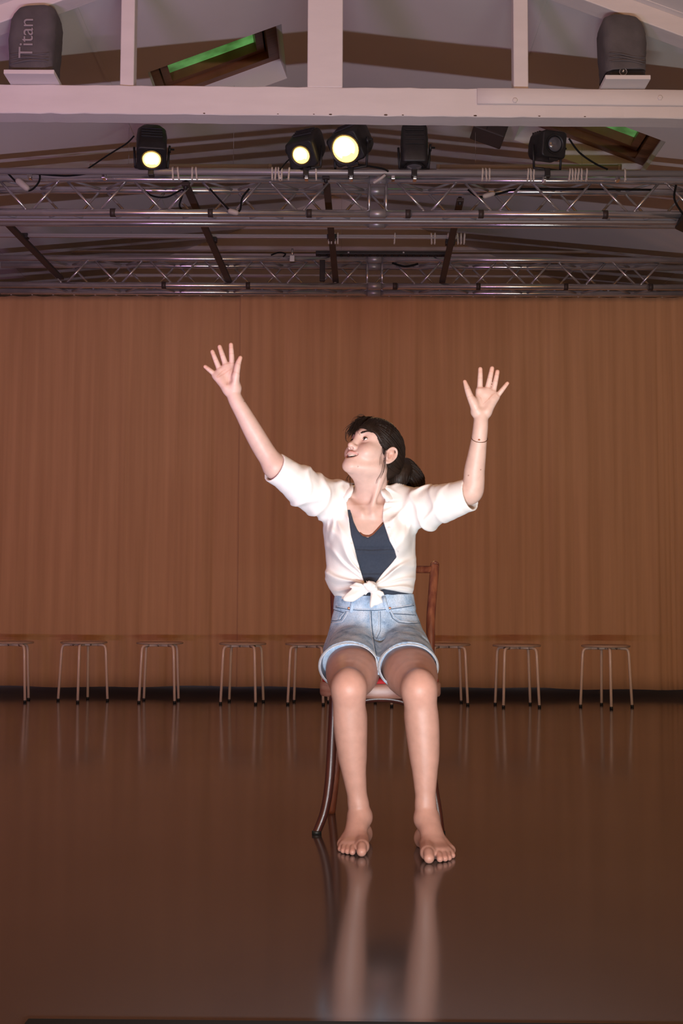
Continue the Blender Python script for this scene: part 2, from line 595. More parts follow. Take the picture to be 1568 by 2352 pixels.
# dark flat bars that tie the trusses together
for i, (pa, pb, w) in enumerate((((-82, 411), (140, 640), .050), ((425, 421), (526, 648), .048), ((748, 405), (771, 648), .045), ((1057, 458), (1015, 648), .045))):
    near, far = at(*pa, YT - .05 if i < 3 else 8.0), at(*pb, YT2 + .02)
    b = thing('tie_bar', ('dark flat tie bar between the trusses, leftmost of four', 'dark flat tie bar between the trusses, second from the left',
                          'dark flat tie bar between the trusses, near the middle', 'dark flat tie bar between the trusses, rightmost of four')[i],
              'bar', far, 'tie bars between the trusses')
    d_ = (far - near)
    rot = d_.to_track_quat('Y', 'Z').to_matrix()
    MB().box((near + far) / 2, (w, d_.length, .022), rot, .003).build('bar', M['blackbar'], b)
    u_ = (8.80 - near.y) / d_.y
    MB().box(near.lerp(far, u_) + Vector((0, 0, .024)), (w * 1.5, .06, .032), None, .003).build('saddle', M['black'], b)
    MB().tube([near + Vector((0, .03, -.03)), near + Vector((0, .03, .025))], .012, 8).build('bolt', M['black'], b)

# curtain rail with gliders
YC = 9.90
rz0, rz1 = at(784, 679, YC).z, at(784, 668, YC).z
cr = thing('curtain_rail', 'grey curtain rail with gliders just above the brown curtain', 'rail', (0, YC, rz0))
MB().box((0, YC, (rz0 + rz1) / 2 + .006), (6.7, .04, rz1 - rz0 - .012), None, .004).build('rail_body', M['rail'], cr)
GL = .166
k = 0
x = -2.95
while x < 2.95:
    MB().box((x, YC - .024, rz0 + .004), (.012, .012, .032), None, .002).build('glider', M['peg'], cr)
    x += GL

# ------------------------------------------------------------------ curtains
def fold_profile(xs, seed, big):
    rnd = np.random.RandomState(seed)
    y = np.zeros_like(xs)
    for lam, amp in ((.62, .012), (.34, .010), (.19, .008), (.115, .0055), (.07, .0030), (.043, .0014)):
        ph = rnd.rand() * 6.28
        warp = .35 * lam * np.sin(xs * 2 * np.pi / (lam * 4.7) + rnd.rand() * 6) + .25 * lam * np.sin(xs * 2 * np.pi / (lam * 2.9) + rnd.rand() * 6)
        am = .55 + .45 * np.sin(xs * 2 * np.pi / (lam * 6.1) + rnd.rand() * 6)
        y += amp * am * np.sin((xs + warp) * 2 * np.pi / lam + ph)
    return y * big


def make_curtain(name, label, xa, xb, seed, yoff):
    n = int((xb - xa) / .009)
    xs = np.linspace(xa, xb, n)
    ztop_, zbot_ = rz0 - .002, .062
    zs = np.concatenate([np.linspace(0, .06, 5), np.linspace(.1, 1, 22)])
    big = .85 + 1.3 * np.clip((xs - 2.15) / .35, 0, 1)
    p1, p2 = fold_profile(xs, seed, big), fold_profile(xs, seed + 50, big)
    sag = .010 * np.sin(np.pi * (((xs + 2.95) / GL) % 1.0))
    hem = .006 * np.sin(xs * 3.1 + seed) + .004 * np.sin(xs * 9.3)
    V = []
    for t in zs:
        yv = p1 * (1 - t) * .8 + p2 * t * .45 + p1 * t * .75
        yv = yv * (.55 + .45 * min(1, t * 5)) + .010 * np.sin(xs * 1.3 + t * 2)
        zz = ztop_ + (zbot_ - ztop_) * t - sag * max(0, 1 - t * 12) + hem * (t ** 6)
        V.append(np.stack([xs, YC + yoff + yv, zz], 1))
    V = np.concatenate(V)
    m = len(zs)
    F = []
    for j in range(m - 1):
        for i in range(n - 1):
            F.append((j * n + i, j * n + i + 1, (j + 1) * n + i + 1, (j + 1) * n + i))
    me = bpy.data.meshes.new(name)
    me.from_pydata(V.tolist(), [], F)
    me.polygons.foreach_set('use_smooth', [True] * len(F))
    me.materials.append(M['curtain'])
    me.update()
    o = bpy.data.objects.new(name, me)
    COL.objects.link(o)
    sm = o.modifiers.new('cloth', 'SOLIDIFY')
    sm.thickness = .003
    tag(o, label, 'curtain', 'backdrop curtains')
    return o


xsm = at(563, 1100, YC).x
make_curtain('backdrop_curtain', 'long brown pleated curtain left of the vertical overlap', -3.35, xsm + .02, 11, .028)
make_curtain('backdrop_curtain', 'long brown pleated curtain filling the back from the overlap to the right', xsm - .05, 3.30, 23, -.012)

# ------------------------------------------------------------------ stage lamps
def rrect(w, h, r, k=4):
    pts = []
    for cx, cy, a0 in ((w / 2 - r, h / 2 - r, 0), (-w / 2 + r, h / 2 - r, 90), (-w / 2 + r, -h / 2 + r, 180), (w / 2 - r, -h / 2 + r, 270)):
        for i in range(k + 1):
            a = R(a0 + 90 * i / k)
            pts.append((cx + r * math.cos(a), cy + r * math.sin(a)))
    return pts


def make_lamp(label, centre, aim, on, w=.19, h=.17, length=.30, lens_r=.056, pivot=.13, knob=-1, tilt_roll=0.0, power=0):
    """centre = middle of the lens; aim = direction the lamp points in"""
    aim = Vector(aim).normalized()
    side = aim.cross(Vector((0, 0, 1))).normalized()
    upv = side.cross(aim).normalized()
    if tilt_roll:
        q = Matrix.Rotation(tilt_roll, 3, aim)
        side, upv = q @ side, q @ upv
    base = Vector((centre.x, YP, pz))
    root = thing('stage_lamp', label, 'stage light', base, 'stage lamps standing on the pipe')
    T = Matrix((side, upv, -aim)).transposed().to_4x4()
    T.translation = centre

    def ring(wd, hd, r, z):
        return [T @ Vector((x, y, z)) for x, y in rrect(wd, hd, min(r, wd / 2.01, hd / 2.01))]
    MB().loft([ring(w * .90, h * .90, .02, .004), ring(w, h, .025, .014), ring(w, h, .03, .09), ring(w * 1.02, h * 1.05, .03, .16), ring(w * .97, h * .95, .03, length * .8),
               ring(w * .78, h * .75, .04, length)]).build('housing', M['black'], root)
    # front frame with the lens opening
    MB().lathe([(lens_r + .014, -.004), (lens_r + .014, .012), (lens_r + .002, .012), (lens_r + .002, -.004), (lens_r + .014, -.004)], 28, T, cap=False).build('lens_ring', M['black'], root)
    lens = MB().lathe([(lens_r, .004), (lens_r * .98, -.002), (lens_r * .8, -.008), (lens_r * .5, -.013), (lens_r * .15, -.0155), (.0005, -.016)], 28, T).build(
        'lens', M['lens_on'] if on else M['lens_off'], root)
    if on:
        MB().lathe([(lens_r * .80, -.0095), (lens_r * .5, -.0145), (.0005, -.0172)], 24, T @ Matrix.Translation((0, lens_r * .12, 0)), cap=False).build('lens_core', M['lens_hot'], lens)
    # colour-frame slot under the front, cooling fins
    mb = MB()
    q = T @ Vector((0, -h / 2 - .008, .010))
    mb.box(q, (w * .36, .016, .02), T.to_3x3(), .002)
    mb.build('frame_slot', M['black'], root)
    for k in range(4):
        MB().box(T @ Vector((0, h / 2 * 1.0 + .004, .12 + .03 * k)), (w * .7, .012, .006), T.to_3x3(), .001).build('fin', M['black'], root)
    # yoke
    piv = T @ Vector((0, 0, pivot))
    sd = Vector((side.x, side.y, 0)).normalized()
    yw = w / 2 + .016
    foot = Vector((piv.x, YP, pz + .024))
    yk = MB()
    for s in (-1, 1):
        a = piv + sd * s * yw
        b = foot + sd * s * yw * .92
        yk.tube([a, b], .0075, 8)
    yk.tube([foot - sd * yw * .95, foot + sd * yw * .95], .0085, 8)
    yk.build('yoke', M['black'], root)
    kb = piv + sd * knob * (yw + .012)
    MT = Matrix.Translation(kb) @ sd.to_track_quat('Z', 'Y').to_matrix().to_4x4()
    MB().lathe([(.006, -.02), (.006, .002), (.022, .002), (.024, .010), (.022, .016), (.004, .018)], 10, MT).build('tilt_knob', M['black'], root)
    MB().box(Vector((foot.x, YP, pz - .002)), (.035, .052, .055), None, .004).build('pipe_clamp', M['black'], root)
    if on and power:
        d = bpy.data.lights.new('stage_lamp_beam', 'SPOT')
        d.energy, d.color = power, (1.0, 0.60, 0.26)
        d.spot_size, d.spot_blend, d.shadow_soft_size = R(62), .6, .05
        o = bpy.data.objects.new('stage_lamp_beam', d)
        o.location = centre + aim * .05
        o.rotation_euler = aim.to_track_quat('-Z', 'Y').to_euler()
        COL.objects.link(o)
    return root


YL = 7.66
make_lamp('black stage lamp, lit warm yellow, alone on the left of the pipe', at(348, 367, YL), (.10, -.62, -.80), True, w=.185, h=.17, lens_r=.056, power=25)
make_lamp('black stage lamp, lit warm yellow, left of the brightest one', at(691, 357, YL), (-.22, -.72, -.62), True, w=.18, h=.17, lens_r=.053, knob=1, tilt_roll=.1, power=25)
make_lamp('largest black stage lamp with the brightest yellow lens, in the middle', at(793, 343, YL - .03), (-.26, -.75, -.58), True, w=.205, h=.19, lens_r=.083, tilt_roll=.25, power=35)
make_lamp('unlit black stage lamp pointing down, right of the brightest lamp', at(951, 384, YL + .06), (0, -.10, -1), False, w=.165, h=.15, lens_r=.05, length=.30)
make_lamp('unlit black stage lamp with round grey lens facing the hall', at(1274, 331, YL - .04), (.30, -.92, -.20), False, w=.165, h=.165, lens_r=.046, length=.24, pivot=.1)
# a lamp that is cut by the right edge of the photograph
tl = thing('stage_lamp', 'black lamp body cut by the right picture edge below the near truss', 'stage light', at(1575, 470, 7.84), 'stage lamps standing on the pipe')
c = at(1592, 512, 7.84)
MB().box(c, (.17, .2, .10), Matrix.Rotation(R(25), 3, 'Y'), .012).build('housing', M['black'], tl)
MB().tube([c + Vector((0, 0, .04)), Vector((c.x, 7.86, z1b + .01))], .008, 8).build('yoke', M['black'], tl)

# ------------------------------------------------------------------ covered moving heads on the beam
def make_cover(label, blabel, bx0, bx1, by, cx0, cx1, cyt, cyb, base_h, text, skew):
    y0 = YBM - .13
    a, b = at(bx0, by, y0), at(bx1, by, y0)
    zt = max(ztop(a.x), ztop(b.x)) + .001
    bd = MB().box(((a.x + b.x) / 2, (y0 + YBM + .27) / 2, zt + .011), (b.x - a.x, YBM + .27 - y0, .022), None, .002)
    bo = bd.build('shelf_board', M['beam'], None, ((a.x + b.x) / 2, YBM, zt))
    tag(bo, blabel, 'board', 'boards on the tie beam')
    zt += .022
    yc = YBM + .04
    l, r = at(cx0, cyb, yc), at(cx1, cyb, yc)
    ztp = at((cx0 + cx1) / 2, cyt, yc + .02).z
    w, cx = r.x - l.x, (l.x + r.x) / 2
    H = ztp - zt
    root = thing('moving_head_lamp', label, 'stage light', (cx, yc, zt), 'covered moving heads on the beam')

    def ring(wd, dp, rr, z, dx=0., sk=0., rip=0.):
        pts = []
        for i, (x, y) in enumerate(rrect(wd, dp, rr, 6)):
            k = 1 + rip * math.sin(i * 1.7 + z * 40)
            pts.append((cx + dx + x * k, yc + y * k, z + sk * x))
        return pts
    MB().loft([ring(w * .90, .20, .03, zt), ring(w * .93, .21, .03, zt + .02), ring(w * .93, .21, .03, zt + base_h + .03)]).build('base', M['black'], root)
    hh = [0, .03, .10, .16, .22, .35, .5, .65, .78, .88, .95, .985, 1.0]
    ww = [.97, .985, .98, 1.0, .99, 1.02, 1.04, 1.04, 1.0, .93, .84, .72, .40]
    rings = [ring(w * q, .24 * (q if t > .8 else 1), .055, zt + base_h + (H - base_h) * t, skew * (t ** 3) * w * .08, -.06 * skew * (1 - t) if t < .3 else 0.05 * skew * t, .018 if .03 < t < .9 else .006)
             for t, q in zip(hh, ww)]
    rings = [ring(w * .9, .2, .05, zt + base_h + .004)] + rings
    cv = MB().loft(rings).build('fabric_cover', M['cover'], root)
    # tucks in the cloth near the hem
    for k, t in enumerate((.12, .17, .23)):
        zz = zt + base_h + (H - base_h) * t
        pts = [(cx + w * .5 * u, yc - .121 - .003 * math.cos(u * 2), zz + .006 * math.cos(u * 3 + k) + .01 * skew * u) for u in np.linspace(-.86, .86, 9)]
        MB().tube(pts, [.001, .004, .005, .006, .006, .005, .005, .004, .001], 6).build('tuck', M['cover'], cv)
    if text:
        cu = bpy.data.curves.new('print_source', 'FONT')
        cu.body = text
        cu.size = .105
        cu.extrude = .0006
        tmp = bpy.data.objects.new('print_source', cu)
        COL.objects.link(tmp)
        dg = bpy.context.evaluated_depsgraph_get()
        me = bpy.data.meshes.new_from_object(tmp.evaluated_get(dg))
        bpy.data.objects.remove(tmp)
        T = Matrix.Translation(at(74, 134, yc - .129) - Vector((cx, yc, zt))) @ Matrix.Rotation(math.pi / 2, 4, 'X') @ Matrix.Rotation(math.pi / 2, 4, 'Z')
        me.transform(T)
        me.materials.clear()
        me.materials.append(M['cover_text'])
        to = bpy.data.objects.new('printed_word', me)
        COL.objects.link(to)
        to.parent = cv
        to.location = Vector((0, 0, 0))
        tag(to, 'pale grey printed word reading upwards')
    else:
        c = at(1430, 166, yc - .11)
        MT = Matrix.Translation(c) @ Matrix.Rotation(math.pi / 2, 4, 'X')
        MB().lathe([(.020, 0), (.020, .006), (.017, .008)], 20, MT).build('dial', M['black'], root)
        MB().lathe([(.0205, .004), (.0205, .0085), (.018, .0085), (.018, .004), (.0205, .004)], 20, MT, False).build('dial_ring', M['alu_dull'], root)
        MB().box(c + Vector((0, -.0095, .003)), (.006, .003, .012), Matrix.Rotation(.4, 3, 'Y'), .001).build('dial_mark', M['peg'], root)
    return root


make_cover('moving head lamp under a grey cover with a printed word, on the beam at left', 'white board carrying the covered lamp with the printed word', 8, 124, 172, 28, 131, 31, 165, .02, 'Titan', 1)
make_cover('moving head lamp under a plain grey cover with black base, on the beam at right', 'white board carrying the plain covered lamp on the right', 1390, 1494, 186, 1381, 1476, 53, 178, .055, None, -1)

# ------------------------------------------------------------------ unlit tube lights, led bar, small box
for i, (xa, xb, y, Y, nm) in enumerate(((215, 616, 383, 8.55, 'unlit grey tube light above the near truss on the left'),
                                        (1010, 1418, 384, 8.55, 'unlit grey tube light above the near truss on the right'))):
    a, b = at(xa, y, Y), at(xb, y, Y)
    t = thing('tube_light', nm, 'tube light', ((a.x + b.x) / 2, Y, a.z), 'tube lights above the truss')
    MB().tube([a, b], .019, 12).build('tube', M['tube_lamp'], t)
    for p, d in ((a, -1), (b, 1)):
        MB().tube([p, p + Vector((d * .025, 0, 0))], .021, 12).build('end_cap', M['tube_lamp'], t)
    zt = zc(a.x)
    for u in (.2, .8):
        p = a.lerp(b, u)
        MB().tube([p, (p.x, p.y, zc(p.x) + .02)], .0010, 5).build('hanger_wire', M['rail'], t)
t = thing('tube_light', 'long pale tube light behind, just above the far truss', 'tube light', at(784, 578, 10.6), 'tube lights above the truss')
MB().tube([at(60, 577, 10.6), at(1500, 580, 10.6)], .016, 10).build('tube', M['tube_lamp'], t)
for px in (300, 784, 1280):
    p = at(px, 578, 10.6)
    MB().tube([p, (p.x, p.y, zc(p.x) + .02)], .0010, 5).build('hanger_wire', M['rail'], t)
a, b = at(725, 583, 9.35), at(1025, 583, 9.35)
t = thing('led_bar', 'slim black light bar with small lenses on top of the far truss', 'light bar', (a + b) / 2)
MB().box((a + b) / 2, (b.x - a.x, .07, .026), None, .004).build('housing', M['black'], t)
n = 18
for k in range(n):
    p = a.lerp(b, (k + .5) / n)
    MB().lathe([(.008, 0), (.008, .012), (.006, .013)], 8, Matrix.Translation((p.x, p.y - .01, p.z - .012)) @ Matrix.Rotation(math.pi, 4, 'X')).build('lens', M['black'], t)
for u in (.25, .67):
    p = a.lerp(b, u)
    MB().box((p.x, p.y - .036, p.z), (.012, .004, .010), None, .001).build('screw', M['chrome'], t)
for u in (.1, .92):
    p = a.lerp(b, u)
    MB().tube([p, (p.x, YT2, z2t + .02)], .008, 8).build('bracket', M['black'], t)
c = at(1124, 300, 8.60)
t = thing('loudspeaker', 'small dark box tilted under the ceiling, left of the unlit round-lens lamp', 'loudspeaker', c)
rot = Matrix.Rotation(R(20), 3, 'Y') @ Matrix.Rotation(R(-30), 3, 'X')
MB().box(c, (.225, .12, .165), rot, .008).build('cabinet', M['blackbar'], t)
MB().box(c + rot @ Vector((-.02, -.061, 0)), (.006, .004, .15), rot, .001).build('grille_seam', M['black'], t)
MB().tube([c, (c.x, c.y + .03, zc(c.x) - .001)], .015, 8).build('bracket', M['blackbar'], t)

# ------------------------------------------------------------------ clothes pegs on the pipe and tracks
pegs = [(404, YP), (392, YP), (437, YP), (446, YP), (621, YP), (629, YP), (636, YP), (643, YP), (660, YP), (722, YP),
        (1106, YP), (1114, YP), (1122, YP), (1211, YP), (1217, YP), (1224, YP), (1307, YP), (1313, YP), (1320, YP), (1327, YP), (1334, YP), (1346, YP), (1434, YP),
        (752, 8.8), (759, 8.8), (766, 8.8), (773, 8.8), (904, 8.8), (988, 8.8), (996, 8.8), (1026, 8.8), (1034, 8.8), (1041, 8.8), (1048, 8.8), (1056, 8.8), (1064, 8.8)]
z88 = at(784, 544, 8.80).z
ORD = ['first', 'second', 'third', 'fourth', 'fifth', 'sixth', 'seventh', 'eighth', 'ninth', 'tenth', 'eleventh', 'twelfth', 'thirteenth', 'fourteenth', 'fifteenth', 'sixteenth',
       'seventeenth', 'eighteenth', 'nineteenth', 'twentieth', 'twenty-first', 'twenty-second', 'twenty-third', 'twenty-fourth']
proto = None
for i, (px, Y) in enumerate(pegs):
    if proto is None:
        proto = thing('clothes_peg', 'x', 'clothes peg')
        for s in (-1, 1):
            pb = MB().loft([[(s * .001 - .0035, s * .013 * q + oy, zz) for q, oy in ()] for zz in ()] or
                           [[(-.005, s * y0 - .003, zz), (.005, s * y0 - .003, zz), (.005, s * y0 + .003, zz), (-.005, s * y0 + .003, zz)]
                            for y0, zz in ((.012, .026), (.021, .012), (.022, -.005), (.010, -.018), (.007, -.034), (.013, -.05))])
            pb.build('jaw', M['peg'], proto)
        MB().tube([(-.006, 0, -.022), (.006, 0, -.022)], .009, 8).build('spring', M['alu_dull'], proto)
        o = proto
    else:
        o = copy_tree(proto)
    on_pipe = Y == YP
    o.location = ((px - 784) / FPX * Y * 1.018, Y, (pz if on_pipe else z88) + .002)
    o.rotation_euler = (0, R((i * 37 % 11) - 5), 0)
    o['group'] = 'clothes pegs on the lamp pipe' if on_pipe else 'clothes pegs on the middle track'
    row = sorted(p for p, y in pegs if (y == YP) == on_pipe)
    o['label'] = 'small pale clothes peg on the %s, %s from the left' % ('lamp pipe' if on_pipe else 'thin middle track', ORD[row.index(px)])

# ------------------------------------------------------------------ cables
def cable(label, pts, r=.005, m='cable', plug=None):
    ps = [at(*p) for p in pts]
    sm = []
    for i in range(len(ps) - 1):
        p0, p1, p2, p3 = ps[max(i - 1, 0)], ps[i], ps[i + 1], ps[min(i + 2, len(ps) - 1)]
        for k in range(6):
            t = k / 6
            sm.append(.5 * ((2 * p1) + (p2 - p0) * t + (2 * p0 - 5 * p1 + 4 * p2 - p3) * t * t + (3 * p1 - p0 - 3 * p2 + p3) * t ** 3))
    sm.append(ps[-1])
    root = thing('cable', label, 'cable', ps[0], 'cables on the rig')
    MB().tube(sm, r, 8).build('lead', M[m], root)
    if plug:
        a, b, rr = at(*plug[0]), at(*plug[1]), plug[2]
        MB().tube([a, a.lerp(b, .15), a.lerp(b, .5), a.lerp(b, .85), b], [rr * .6, rr, rr, rr * .9, rr * .5], 10).build('connector', M['grey_cable'], root)
    return root


cable('black cable drooping from the leftmost lamp to the truss', [(308, 312, 7.75), (290, 330, 7.76), (250, 355, 7.78), (198, 390, 7.76)], .005)
cable('black cable curving down from the round-lens lamp to the pipe', [(1306, 318, 7.66), (1330, 350, 7.68), (1365, 375, 7.7), (1395, 389, 7.72)], .006)
cable('black cable running right from under the brightest lamp', [(822, 378, 7.7), (850, 382, 7.7), (880, 388, 7.72), (892, 394, 7.72)], .006)
cable('black cable loop with a pale connector at the far left of the near truss', [(18, 398, 7.82), (40, 420, 7.82), (66, 438, 7.83), (88, 420, 7.83), (90, 400, 7.83), (70, 398, 7.82), (150, 404, 7.83), (205, 398, 7.82)], .006,
      plug=((38, 412, 7.82), (66, 436, 7.82), .022))
cable('black cable sagging inside the near truss left of the first tie bar', [(325, 432, 7.98), (350, 450, 7.98), (385, 452, 7.98), (420, 436, 7.98), (412, 470, 7.98), (418, 482, 7.98)], .006)
cable('black cable dipping to the bottom chord with a grey connector', [(482, 434, 7.88), (510, 465, 7.87), (530, 484, 7.86), (550, 484, 7.86), (556, 455, 7.88), (572, 434, 7.9)], .006,
      plug=((524, 484, 7.86), (548, 490, 7.86), .018))
cable('black cable with a pale connector inside the right half of the near truss', [(1075, 436, 8.0), (1100, 452, 7.96), (1140, 446, 7.96), (1180, 436, 7.98), (1230, 434, 8.0), (1500, 436, 8.0)], .007,
      plug=((1108, 452, 7.95), (1136, 444, 7.95), .016))
cable('black cable coil hanging at the right end of the near truss', [(1552, 425, 7.8), (1548, 455, 7.8), (1560, 480, 7.8), (1572, 490, 7.8), (1580, 450, 7.8)], .007)
cable('thin black cable loop standing on the far truss', [(622, 586, 9.45), (640, 580, 9.45), (655, 583, 9.45), (650, 590, 9.45)], .006)
cable('pale ribbon cable tie crossing the pipe near the middle', [(884, 402, 7.70), (874, 410, 7.70), (858, 420, 7.72)], .009, 'grey_cable')
cable('dark cable bundle lying on the far truss right of the tie bar', [(900, 604, 9.5), (930, 612, 9.5), (960, 606, 9.5)], .008)
cable('slack white lead along the right part of the lamp pipe', [(1345, 403, 7.76), (1380, 406, 7.76), (1420, 402, 7.76), (1435, 404, 7.76), (1568, 401, 7.76)], .004, 'grey_cable')
cable('thin black safety cable under the brilliant lamps, left side', [(642, 391, 7.7), (655, 375, 7.72), (664, 366, 7.74)], .004)
# clamps that stand on the far truss
for px, py in ((671, 598), (740, 625)):
    c = at(px, py, 9.46)
    t = thing('hook_clamp', 'chrome hook clamp on the far truss left of the light bar' if px < 700 else 'black clamp block inside the far truss under the light bar', 'clamp', c)
    m = M['chrome'] if px < 700 else M['black']
    MB().box(c + Vector((0, 0, .01)), (.04, .045, .05 if px < 700 else .16), None, .004).build('jaw', m, t)
    MB().tube([c + Vector((0, 0, .03)), c + Vector((0, 0, .09))], .008, 8).build('bolt', m, t)

# ------------------------------------------------------------------ stools
M['stool_leg'] = mat('beige_lacquered_tube', (0.80, 0.60, 0.45), 0.35, 0.0, coat=.3)
M['stool_seat'] = mat('brown_plywood', (0.52, 0.34, 0.23), 0.5, var=(0.46, 0.30, 0.20), scale=6, stretch=(1, 10, 1))
M['stool_edge'] = mat('pale_plywood_edge', (0.55, 0.40, 0.29), 0.5)
st0 = thing('stool', 'x', 'stool')
sr = .168
MB().lathe([(.001, .430), (sr - .01, .430), (sr, .4255), (sr, .421)], 36).build('seat', M['stool_seat'], st0)
MB().lathe([(sr, .421), (sr, .417), (sr - .006, .414), (.001, .414)], 36).build('seat_edge', M['stool_edge'], st0)
fr = MB()
for a in (45, 135):
    c, s = math.cos(R(a)), math.sin(R(a))
    fr.tube([(-.13 * c, -.13 * s, .405), (.13 * c, .13 * s, .405)], .0095, 8)
fr.build('frame', M['stool_leg'], st0)
for a in (45, 135, 225, 315):
    c, s = math.cos(R(a)), math.sin(R(a))
    MB().tube([(.10 * c, .10 * s, .405), (.135 * c, .135 * s, .404), (.150 * c, .150 * s, .397), (.157 * c, .157 * s, .38), (.160 * c, .160 * s, .36), (.178 * c, .178 * s, .012)],
              .0098, 10).build('leg', M['stool_leg'], st0)
    MB().tube([(.1785 * c, .1785 * s, 0), (.178 * c, .178 * s, .016)], .0115, 10).build('foot_cap', M['gasket'], st0)
    MB().lathe([(.006, .400), (.006, .414)], 8, Matrix.Translation((.09 * math.cos(R(a + 45)), .09 * math.sin(R(a + 45)), 0))).build('screw', M['chrome'], st0)
stool_pos = [(20, 1611, -8, 'wooden stool cut off by the left picture edge'), (190, 1610, 45, 'wooden stool second from the left, one leg pointing forward'),
             (365, 1612, -1, 'wooden stool third from the left'), (556, 1615, 9, 'wooden stool fourth from the left, left of the overlap in the curtain'),
             (708, 1616, 8, 'wooden stool half hidden by the seated person\'s right hip'), (880, 1619, 28, 'wooden stool behind the seated person, only feet showing'),
             (1026, 1617, -5, 'wooden stool just right of the seated person'), (1187, 1622, -6, 'wooden stool second from the right'),
             (1392, 1624, 46, 'wooden stool farthest to the right, one leg pointing forward')]
for i, (px, py, rz, lb_) in enumerate(stool_pos):
    r = ray(px, py)
    t = -CAM_H / r.z
    o = st0 if i == 0 else copy_tree(st0)
    o.location = (r.x * t, r.y * t, 0)
    o.rotation_euler = (0, 0, -R(rz))
    tag(o, lb_, 'stool', 'stools in a row before the curtain')

# ------------------------------------------------------------------ floor battens (light bars), dark edge at the bottom of the picture
for i, (bx_, by_, rz, bc_, bp_, bd_, bs_) in enumerate(BATTENS):
    t = thing('floor_light_bar', ('black light bar on the floor before the stage, middle of three', 'black light bar on the floor before the stage, leftmost of three',
                                  'black light bar on the floor before the stage, rightmost of three')[i], 'light bar', (bx_, by_, 0), 'floor light bars')
    MB().box((bx_, by_ - .01, .068), (1.04, .10, .105), None, .008).build('housing', M['black'], t)
    for s in (-1, 1):
        MB().box((bx_ + s * .35, by_ - .01, .008), (.05, .16, .016), None, .003).build('foot', M['black'], t)
    for k in range(12):
        x = bx_ - .46 + k * .0836
        MT = Matrix.Translation((x, by_ + .040, .085)) @ Matrix.Rotation(-math.pi / 2, 4, 'X')
        MB().lathe([(.026, 0), (.026, .008), (.022, .009)], 12, MT).build('lens', M['lens_off'], t)

# dark strip of floor edging that just enters at the bottom of the picture
es = MB()
q = [(-.512, 1.80), (1.9, 1.80), (1.9, 2.112), (-.512, 2.145)]
es.add([(x, y, 0.0005) for x, y in q] + [(x, y, .007) for x, y in q], [(0, 1, 2, 3), (7, 6, 5, 4), (0, 4, 5, 1), (1, 5, 6, 2), (2, 6, 7, 3), (3, 7, 4, 0)])
tag(es.build('floor_edging', M['cable'], None, (.7, 1.95, 0)), 'flat black rubber strip on the floor along the bottom picture edge', 'floor mat')

# ------------------------------------------------------------------ bentwood chair
M['chair_wood'] = mat('dark_red_stained_wood', (0.075, 0.018, 0.012), 0.38, var=(0.038, 0.009, 0.007), scale=12, stretch=(3, 3, .6), coat=.1)
M['chair_worn'] = mat('worn_brown_wood', (0.23, 0.075, 0.035), 0.42, var=(0.10, 0.022, 0.014), scale=16, detail=8, stretch=(3, 3, .7), bump=.15)
M['seat_wood'] = mat('scuffed_seat_rim', (0.42, 0.24, 0.18), 0.4, var=(0.24, 0.07, 0.045), scale=14, detail=8, stretch=(.5, .5, 4))
M['red_pad'] = mat('red_seat_fabric', (0.45, 0.012, 0.016), 0.8, var=(0.36, 0.008, 0.012), scale=60)
CX, CY = at(872, 1590, 4.06).x, 4.06
chair = thing('bentwood_chair', 'dark red bentwood chair with red padded seat under the seated person', 'chair', (CX, CY, 0))
SZ = .452


def seat_ring(sc, z, n=48):
    pts = []
    for k in range(n):
        a = 2 * math.pi * k / n
        c, s = math.cos(a), math.sin(a)
        e = 2.6
        rr = (abs(c) ** e + abs(s) ** e) ** (-1 / e)
        w = .187 * (1.0 - .10 * s)
        pts.append((CX + w * sc * rr * c, CY + .005 + .195 * sc * rr * s, z))
    return pts


MB().loft([seat_ring(.90, SZ - .045), seat_ring(.985, SZ - .043), seat_ring(1.0, SZ - .036), seat_ring(1.0, SZ - .008), seat_ring(.985, SZ), seat_ring(.85, SZ)]).build('seat_frame', M['seat_wood'], chair)
MB().loft([seat_ring(.955, SZ - .002), seat_ring(.965, SZ + .006), seat_ring(.94, SZ + .014), seat_ring(.80, SZ + .018), seat_ring(.4, SZ + .019), seat_ring(.02, SZ + .0195)]).build('seat_pad', M['red_pad'], chair)


def spline(ps, k=8):
    ps = [Vector(p) for p in ps]
    sm = []
    for i in range(len(ps) - 1):
        p0, p1, p2, p3 = ps[max(i - 1, 0)], ps[i], ps[i + 1], ps[min(i + 2, len(ps) - 1)]
        for j in range(k):
            t = j / k
            sm.append(.5 * ((2 * p1) + (p2 - p0) * t + (2 * p0 - 5 * p1 + 4 * p2 - p3) * t * t + (3 * p1 - p0 - 3 * p2 + p3) * t ** 3))
    sm.append(ps[-1])
    return sm


for s in (-1, 1):
    xo = CX + s * .145
    xf = -.071 if s < 0 else .303
    pts = spline([(xo, 3.90, SZ - .04), (xo - (-s) * .004, 3.902, .30), (xo + s * .012, 3.902, .16), (xo + s * .026, 3.900, .07), (xf, 3.895, .005)])
    n = len(pts)
    leg = MB().tube(pts, [.0150 - .0035 * abs(i / (n - 1) - .3) for i in range(n)], 14).build('leg', M['chair_wood'], chair)
    MB().tube([pts[-1] - Vector((0, 0, .005)), pts[-1] + Vector((0, 0, .006))], .0145, 14).build('foot_cap', M['gasket'], leg)
